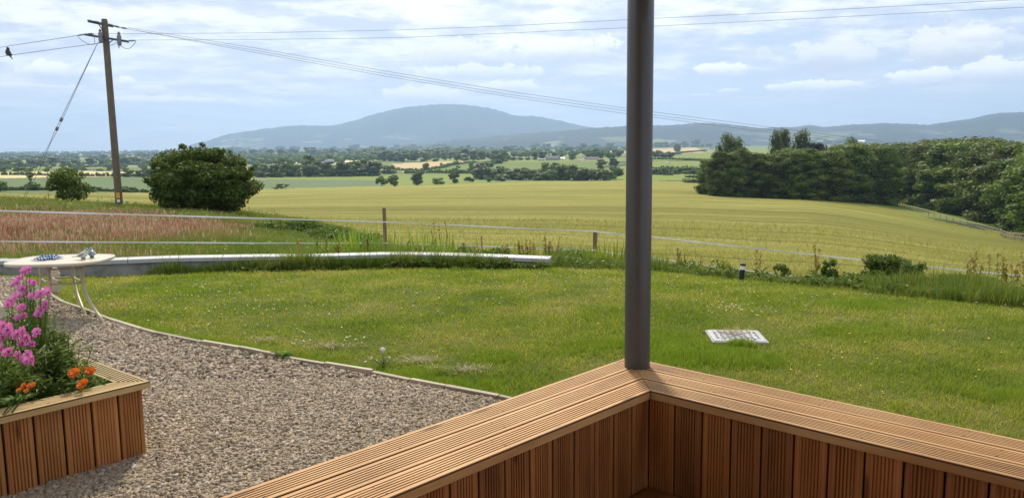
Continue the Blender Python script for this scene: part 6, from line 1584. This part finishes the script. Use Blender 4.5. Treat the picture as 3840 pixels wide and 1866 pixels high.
# ------------------------------------------------------------------ utility pole, wires, crow
PY_ = 37.0
def build_pole():
    base = atd(449, 788, PY_); base.z = float(H(base.x, base.y)); top = atd(391, 72, PY_)
    root = empty('utility_pole', base, 0, 'weathered wooden utility pole with two crossarms, standing in the red meadow', 'utility pole'); T = top - base
    b = MB(); b.tube([T * -.02, T * .25, T * .5, T * .75, T * .985, T], [.165, .158, .150, .142, .135, .115], 16); b.build('pole', M_pole, root)
    P = lambda x, y, dy=0.0: atd(x, y, PY_ + dy) - base
    # upper arm runs along the line of the three wires, lower arm crosses it
    def arm(a, c, nm='crossarm', w=.055):
        b = MB(); d = (c - a); L = d.length; M = Matrix(((1, 0, 0), (0, 1, 0), (0, 0, 1))); x = d.normalized(); y = Vector((0, 0, 1)).cross(x).normalized(); z = x.cross(y)
        M = Matrix((x, y, z)).transposed(); b.box((a + c) / 2, (L, w * 1.3, w * 1.7), M=M); b.build(nm, M_darkmetal, root)
    arm(P(330, 80, -.6), P(425, 100, .25)); arm(P(318, 130, -.17), P(482, 157, -.22))
    for a, c in ((P(368, 88, -.4), P(386, 116, -.16)), (P(405, 165, -.17), P(424, 150, -.2))):
        b = MB(); b.tube([a, c], .022, 6); b.build('brace', M_darkmetal, root)
    def insul(a, c, nm='insulator', n=5, r=.05):
        d = c - a; L = d.length; q = d.to_track_quat('Z', 'Y').to_matrix(); prof = [(.018, 0)]
        for i in range(n): z = (.15 + .7 * i / n) * L; prof += [(.02, z), (r, z + .02 * L), (r * .9, z + .06 * L), (.02, z + .09 * L)]
        prof.append((.018, L)); b = MB(); b.lathe(prof, n=12, M=q); b.v = [tuple(Vector(v) + a) for v in b.v]; b.build(nm, M_insul, root)
    for a, c in ((P(318, 129, -.2), P(290, 134, -.3)), (P(325, 129, -.2), P(352, 128, -.25)), (P(480, 154, -.2), P(510, 152, -.1)), (P(398, 96, .1), P(392, 104, .3)), (P(425, 97, .25), P(452, 104, .5)), (P(452, 104, .5), P(478, 108, .7)), (P(350, 80, -.5), P(378, 86, -.3)), (P(404, 92, 0), P(430, 99, .3)), (P(326, 76, -.6), P(350, 80, -.5))):
        insul(a, c)
    for x, y in ((377, 138), (447, 148)):
        c = P(x, y, -.3); r_ = MB(); r_.lathe([(.05, -.28), (.085, -.24), (.095, -.10), (.08, -.04), (.095, .02), (.095, .14), (.06, .2), (.05, .24), (.075, .26), (.03, .33)], n=14); r_.v = [tuple(Vector(v) + c) for v in r_.v]; r_.build('fuse_switch', M_insul, root)
    def loop(a, c, sag, r=.012):
        b = MB(); b.tube([a.lerp(c, i / 10) + Vector((0, 0, -sag * 4 * (i / 10) * (1 - i / 10))) for i in range(11)], r, 5); b.build('jumper_wire', M_wire, root)
    loop(P(290, 136, -.3), P(374, 158, -.3), .22); loop(P(450, 168, -.3), P(510, 155, -.1), .25); loop(P(440, 158, -.3), P(449, 158, -.35), .28); loop(P(459, 112, .5), P(455, 130, -.3), -.02); loop(P(398, 170, -.2), P(440, 158, -.3), .06); loop(P(352, 130, -.25), P(356, 162, -.3), .0)
    b = MB(); b.bevbox((.05, -.170, .60), (.17, .03, .26), .006); b.v = [tuple(Vector(v) + T * .004) for v in b.v]; b.build('yellow_sign', simple('yellow_plate', (.62, .36, .03), .5), root)
    b = MB(); b.bevbox((.06, -.170, .38), (.13, .03, .13), .006); b.build('white_sign', M_white, root)
    # stay
    anchor = ghit(86, 733, 20, 60); s0 = atd(366, 162, PY_)
    rs = empty('stay_wire', anchor, 0, 'twin stay wire with two insulators slanting left from the utility pole', 'wire')
    i1a, i1b = .495, .530; i2a, i2b = .545, .58
    for off in (-.05, .05):
        b = MB(); p = [(s0 - anchor), (s0.lerp(anchor, .5) - anchor) + Vector((off * 1.2, 0, 0)), (s0.lerp(anchor, .56) - anchor) + Vector((off * .3, 0, 0)), (s0.lerp(anchor, .75) - anchor) + Vector((off * 2.2, 0, 0)), Vector((off, 0, 0))]; b.tube(p, .012, 5); b.build('strand', M_wire, rs)
    for f in (.50, .57):
        c = s0.lerp(anchor, f * .82) - anchor; b = MB(); q = (anchor - s0).to_track_quat('Z', 'Y').to_matrix(); b.lathe([(.05, -.13), (.085, -.11), (.06, 0), (.085, .09), (.05, .12)], n=12, M=q); b.v = [tuple(Vector(v) + c) for v in b.v]; b.build('insulator', M_insul, rs)
build_pole()
def power_lines():
    A = atd(400, 110, PY_)
    def line(pxpts, B, label, r=.012, A_=None, r1=None):
        pts = along(pxpts, (A_ or A)[:2], B); o = MB(); c = pts[0].copy(); out = []
        for a, b_ in zip(pts, pts[1:]):
            for i in range(6): out.append(a.lerp(b_, i / 6) - c)
        out.append(pts[-1] - c); n = len(out)
        o.tube(out, [r + ((r1 or r) - r) * i / (n - 1) for i in range(n)], 5); ob = o.build('power_line', M_wire); ob.location = c; tag(ob, label, 'wire', 'overhead power lines')
    line([(352, 128), (960, 124), (1500, 113), (1920, 97), (2350, 75), (2450, 70), (3000, 44), (3840, -2), (4100, -18)], (21.5, 29), 'upper of the two wires running level to the top right corner', .0065)
    line([(511, 151), (960, 149), (1500, 142), (1920, 124), (2350, 105), (2450, 99), (3000, 72), (3840, 28), (4100, 13)], (21.5, 28.5), 'lower of the two wires running level to the top right corner', .0065)
    line([(290, 134), (0, 178), (-150, 203)], (-38, 46), 'upper wire leaving the pole for the left edge', .012)
    line([(392, 160), (210, 184), (0, 213), (-150, 234)], (-37.4, 46.5), 'lower wire leaving the pole for the left edge, with the crow', .012)
    for k, pts in enumerate(([(478, 104), (960, 181), (1450, 268), (1920, 345), (2340, 405), (2450, 420), (2919, 481), (3386, 541), (3840, 590), (3950, 601)],
                             [(470, 108), (960, 190), (1450, 278), (1920, 356), (2340, 415), (2450, 431), (2919, 491), (3386, 552), (3840, 600), (3950, 611)],
                             [(462, 106), (960, 198), (1450, 287), (1920, 365), (2340, 426), (2450, 440), (2919, 501), (3386, 562), (3840, 611), (3950, 622)])):
        line(pts, (96 + k * 1.2, 128), ('top', 'middle', 'bottom')[k] + ' of the three wires falling from the pole across the mountain to the wood', .0075, None, .016)
power_lines()
def build_crow():
    tl = raydir(24, 207); p = along([(26, 209.5)], atd(400, 110, PY_)[:2], (-37.4, 46.5))[0]
    M_crow = simple('black_feathers', (.010, .011, .016), .45)
    r = bird('crow', p, .44, 2.75, M_crow, M_crow, 'black crow perched on the lower wire at the left edge', .9, True, up=.1)
    r.rotation_euler = (0, -.65, 2.85)
build_crow()

# ------------------------------------------------------------------ far buildings
M_wallc = simple('cream_render', (.55, .50, .42), .8, var=.06, scale=1); M_wallw = simple('white_render', (.72, .72, .70), .8, var=.04, scale=1); M_slate = simple('slate', (.14, .14, .15), .7, var=.15, scale=1); M_tile = simple('brown_tiles', (.15, .085, .06), .8, var=.15, scale=1)
M_glass = simple('dark_glass', (.03, .035, .04), .15); M_tin = simple('pale_tin', (.45, .46, .50), .4, .3, scale=1); M_dkwood = simple('dark_cladding', (.07, .06, .055), .8, scale=1)
def house(px, base, w, h, roof, label, wall=M_wallc, rm=M_slate, windows=4, storeys=1, depth=8, chim=1, rz=0.0, name='house', cat='house', d=None, gable_end=False):
    p = ghit(px, base, 60)
    if d: t = raydir(px, base); p = Vector((t[0] * d, d, EYE + t[2] * d))
    k = p.y / FPX; W, Hh, Rr = w * k, h * k, roof * k; r = empty(name, (p.x, p.y, p.z), rz + math.atan2(-p.x, p.y), label, cat)
    b = MB(); D = depth; vs = [(-W / 2, -D / 2, -1), (W / 2, -D / 2, -1), (W / 2, D / 2, -1), (-W / 2, D / 2, -1), (-W / 2, -D / 2, Hh), (W / 2, -D / 2, Hh), (W / 2, D / 2, Hh), (-W / 2, D / 2, Hh), (-W / 2, 0, Hh + Rr), (W / 2, 0, Hh + Rr)]
    b._add(vs, [(0, 1, 5, 4), (1, 2, 6, 9, 5), (2, 3, 7, 6), (3, 0, 4, 8, 7)]); b.build('wall', wall, r)
    b = MB(); o_ = .35; e = W / 2 + .3
    for s in (-1, 1):
        y0, z0 = s * (D / 2 + o_), Hh - o_ * Rr / (D / 2) + .05; b._add([(-e, y0, z0), (e, y0, z0), (e, 0, Hh + Rr + .05), (-e, 0, Hh + Rr + .05), (-e, y0, z0 + .22), (e, y0, z0 + .22), (e, 0, Hh + Rr + .27), (-e, 0, Hh + Rr + .27)], [(0, 1, 2, 3), (4, 5, 6, 7), (0, 1, 5, 4), (0, 3, 7, 4), (1, 2, 6, 5)])
    ro = b.build('roof', rm, r)
    for i in range(chim):
        x = (-W / 2 + .8) if i == 0 else (W / 2 - .8); b = MB(); b.box((x, 0, Hh + Rr + .6), (.9, .7, 1.6)); b.build('chimney', wall, ro)
    for s in range(storeys):
        for i in range(windows):
            x = (-.5 + (i + .5) / windows) * W * .92; z = Hh * ((s + .55) / storeys); b = MB(); b.box((x, -D / 2 - .02, z), (min(1.6, W / windows * .5), .08, min(1.4, Hh / storeys * .5))); b.build('window', M_glass, r)
    return r
house(2072, 602, 52, 8, 9, 'long cream farmhouse with grey slate roof in the middle of the plain', storeys=1, windows=6, chim=2, depth=8)
house(2030, 603, 26, 5, 2.5, 'low cream wing at the left of the slate-roofed farmhouse', windows=3, chim=0, depth=6)
house(2110, 599, 14, 5, 3, 'small white shed between the two farmhouses', M_wallw, M_tin, 1, chim=0, depth=5, name='shed', cat='shed')
house(2218, 600, 52, 5, 5, 'long low house with brown tiled roof left of the grey pillar', M_wallw, M_tile, 5, chim=1, depth=7)
house(2190, 600, 10, 9, 5, 'white gabled end house at the left of the brown tiled roof', M_wallw, M_tile, 1, 1, 7, 0, .4)
house(2668, 563, 16, 7, 4, 'white house with dark roof right of the pillar on the skyline', M_wallw, M_slate, 2, chim=0)
house(2640, 566, 30, 2, 1, 'low white farm building beside the white house on the skyline', M_wallw, M_tin, 2, chim=0, name='outbuilding', cat='building')
house(3228, 534, 26, 2.5, 5, 'white gabled roof showing above the dark wood', M_wallw, M_wallw, 0, chim=0, d=900, name='farm_building', cat='building')
house(1180, 575, 16, 3, 3, 'tiny white house among the far hedgerow trees', M_wallw, M_tin, 2, chim=0, d=2600)
house(1034, 577, 10, 4, 3, 'tiny white cottage on the far plain left of the barn', M_wallw, M_slate, 2, chim=0, d=2200)
house(1307, 611, 32, 3, 2, 'low blue-grey shed to the right of the round-roofed barn', M_tin, M_tin, 0, chim=0, depth=8, name='shed', cat='shed')
house(2180, 604, 60, 1.6, .4, 'pale garden wall and low shed in front of the brown-roofed house', M_wallc, M_wallc, 0, chim=0, depth=1, name='garden_wall', cat='wall')
def barn(px, base, w, h, arch, label, wall, roofm, open_=True, d=None):
    p = ghit(px, base, 60); k = p.y / FPX; W, Hh, A_ = w * k, h * k, arch * k; r = empty('barn' if open_ else 'shed', p, math.atan2(-p.x, p.y), label, 'barn' if open_ else 'shed'); D = 14 if open_ else 8
    n = 10; prof = [(-W / 2, Hh)] + [(-W / 2 * math.cos(PI * i / n), Hh + A_ * math.sin(PI * i / n)) for i in range(1, n)] + [(W / 2, Hh)]
    b = MB(); m_ = len(prof); vs = [(x, y, z) for y in (-D / 2, D / 2) for x, z in prof] + [(x, y, z + .2) for y in (-D / 2 - .3, D / 2 + .3) for x, z in prof]
    b._add(vs, [(2 * m_ + i, 2 * m_ + i + 1, 3 * m_ + i + 1, 3 * m_ + i) for i in range(m_ - 1)] + [(i, i + 1, m_ + i + 1, m_ + i) for i in range(m_ - 1)] + [tuple(range(m_))]); b.build('roof', roofm, r)
    b = MB(); b.box((0, D / 2 - .2, Hh / 2), (W, .3, Hh)); b.box((-W / 2 + .2, 0, Hh / 2), (.3, D - 1, Hh)); b.box((W / 2 - .2, 0, Hh / 2), (.3, D - 1, Hh)); b.box((0, -D / 2 + .3, Hh * .30), (W - 1, .2, Hh * .6)); b.build('wall', wall, r)
barn(1236, 614, 40, 7, 9, 'dark round-roofed hay barn among trees left of the cut hay field', M_dkwood, M_tin)
barn(1204, 615, 26, 5, 2, 'dark lean-to barn attached left of the round-roofed barn', M_dkwood, M_tin)
barn(1934, 601, 21, 7, 5, 'white round-topped shed at the top of the farmhouse pasture', M_wallw, M_tin, False)
def car():
    p = ghit(2508, 613, 60); r = empty('parked_car', p, .3, 'white car parked on the farm track right of the grey pillar', 'car'); b = MB(); b.bevbox((0, 0, .65), (4.2, 1.75, .65), .15); b._add([(-1.3, -.75, .95), (1.2, -.75, .95), (1.2, .75, .95), (-1.3, .75, .95), (-.8, -.62, 1.45), (.7, -.62, 1.45), (.7, .62, 1.45), (-.8, .62, 1.45)], [(4, 5, 6, 7), (0, 1, 5, 4), (1, 2, 6, 5), (2, 3, 7, 6), (3, 0, 4, 7)]); b.build('body', M_white, r)
    for x in (-1.3, 1.3):
        for y in (-.8, .8):
            b = MB(); b.lathe([(.32, -.1), (.32, .1)], n=12, M=Matrix.Rotation(PI / 2, 3, 'X')); b.v = [(vx + x, vy + y, vz + .32) for vx, vy, vz in b.v]; b.build('wheel', M_black, r)
    b = MB(); b.box((0, -.72, 1.2), (1.5, .06, .3)); b.build('window', M_glass, r)
car()

# ------------------------------------------------------------------ distant woodland: uncounted tree cover of the far plain
def distant_woods():
    C = []; 
    def scatter(n, x0, x1, r0, r1, s0, s1):
        X = rng.uniform(x0, x1, n); R_ = rng.uniform(0, 1, n) * (r1 - r0) + r0
        for x, r_ in zip(X, R_):
            p = ghit(x, r_ + (1920 - x) * .0095, 500)
            if p.y > 9000: continue
            q = snoise(np.array([p.x]), np.array([p.y]), 1 / 260., 5)[0]
            if q < (.50 if r_ > 566 else .42): continue
            hpx = rng.uniform(s0, s1) ; C.append((p.x, p.y, p.z, hpx * p.y / FPX))
    scatter(950, -300, 2400, 552, 566, 6, 15); scatter(300, -300, 1500, 566, 600, 8, 20); scatter(260, 2400, 4100, 549, 562, 8, 16); scatter(160, -300, 700, 590, 625, 8, 20); scatter(420, 500, 2400, 568, 592, 10, 24); scatter(160, 900, 1900, 590, 612, 12, 26)
    Cs = []; Rs = []
    for x, y, z, h in C:
        h = min(h, 22.)
        for k in range(3):
            Cs.append((x + rng.uniform(-.6, .6) * h, y + rng.uniform(-.3, .3) * h, z + h * rng.uniform(.35, .6))); s = h * rng.uniform(.32, .5); Rs.append((s * 1.3, s, s))
    Cs, Rs = np.array(Cs), np.array(Rs); print('WOOD', len(C))
    V1, F1 = core(Cs, Rs, .9, (8, 5)); n = 26 * len(Cs); k = np.repeat(np.arange(len(Cs)), 26); d = rng.normal(size=(n, 3)); d /= np.linalg.norm(d, axis=1)[:, None]
    P = Cs[k] + d * Rs[k] * rng.uniform(.85, 1.05, n)[:, None]; a = np.cross(d, rng.normal(size=(n, 3))); a /= np.linalg.norm(a, axis=1)[:, None]; b = np.cross(d, a); s = (Rs[k][:, :1] * .22)
    V = np.stack([P - a * s, P - b * s, P + a * s, P + b * s], 1).reshape(-1, 3); V, F = join([(V, np.arange(n * 4).reshape(-1, 4)), (V1, F1)])
    tag(mesh_np('distant_woodland', V, F, G_far), kind='stuff')
distant_woods()
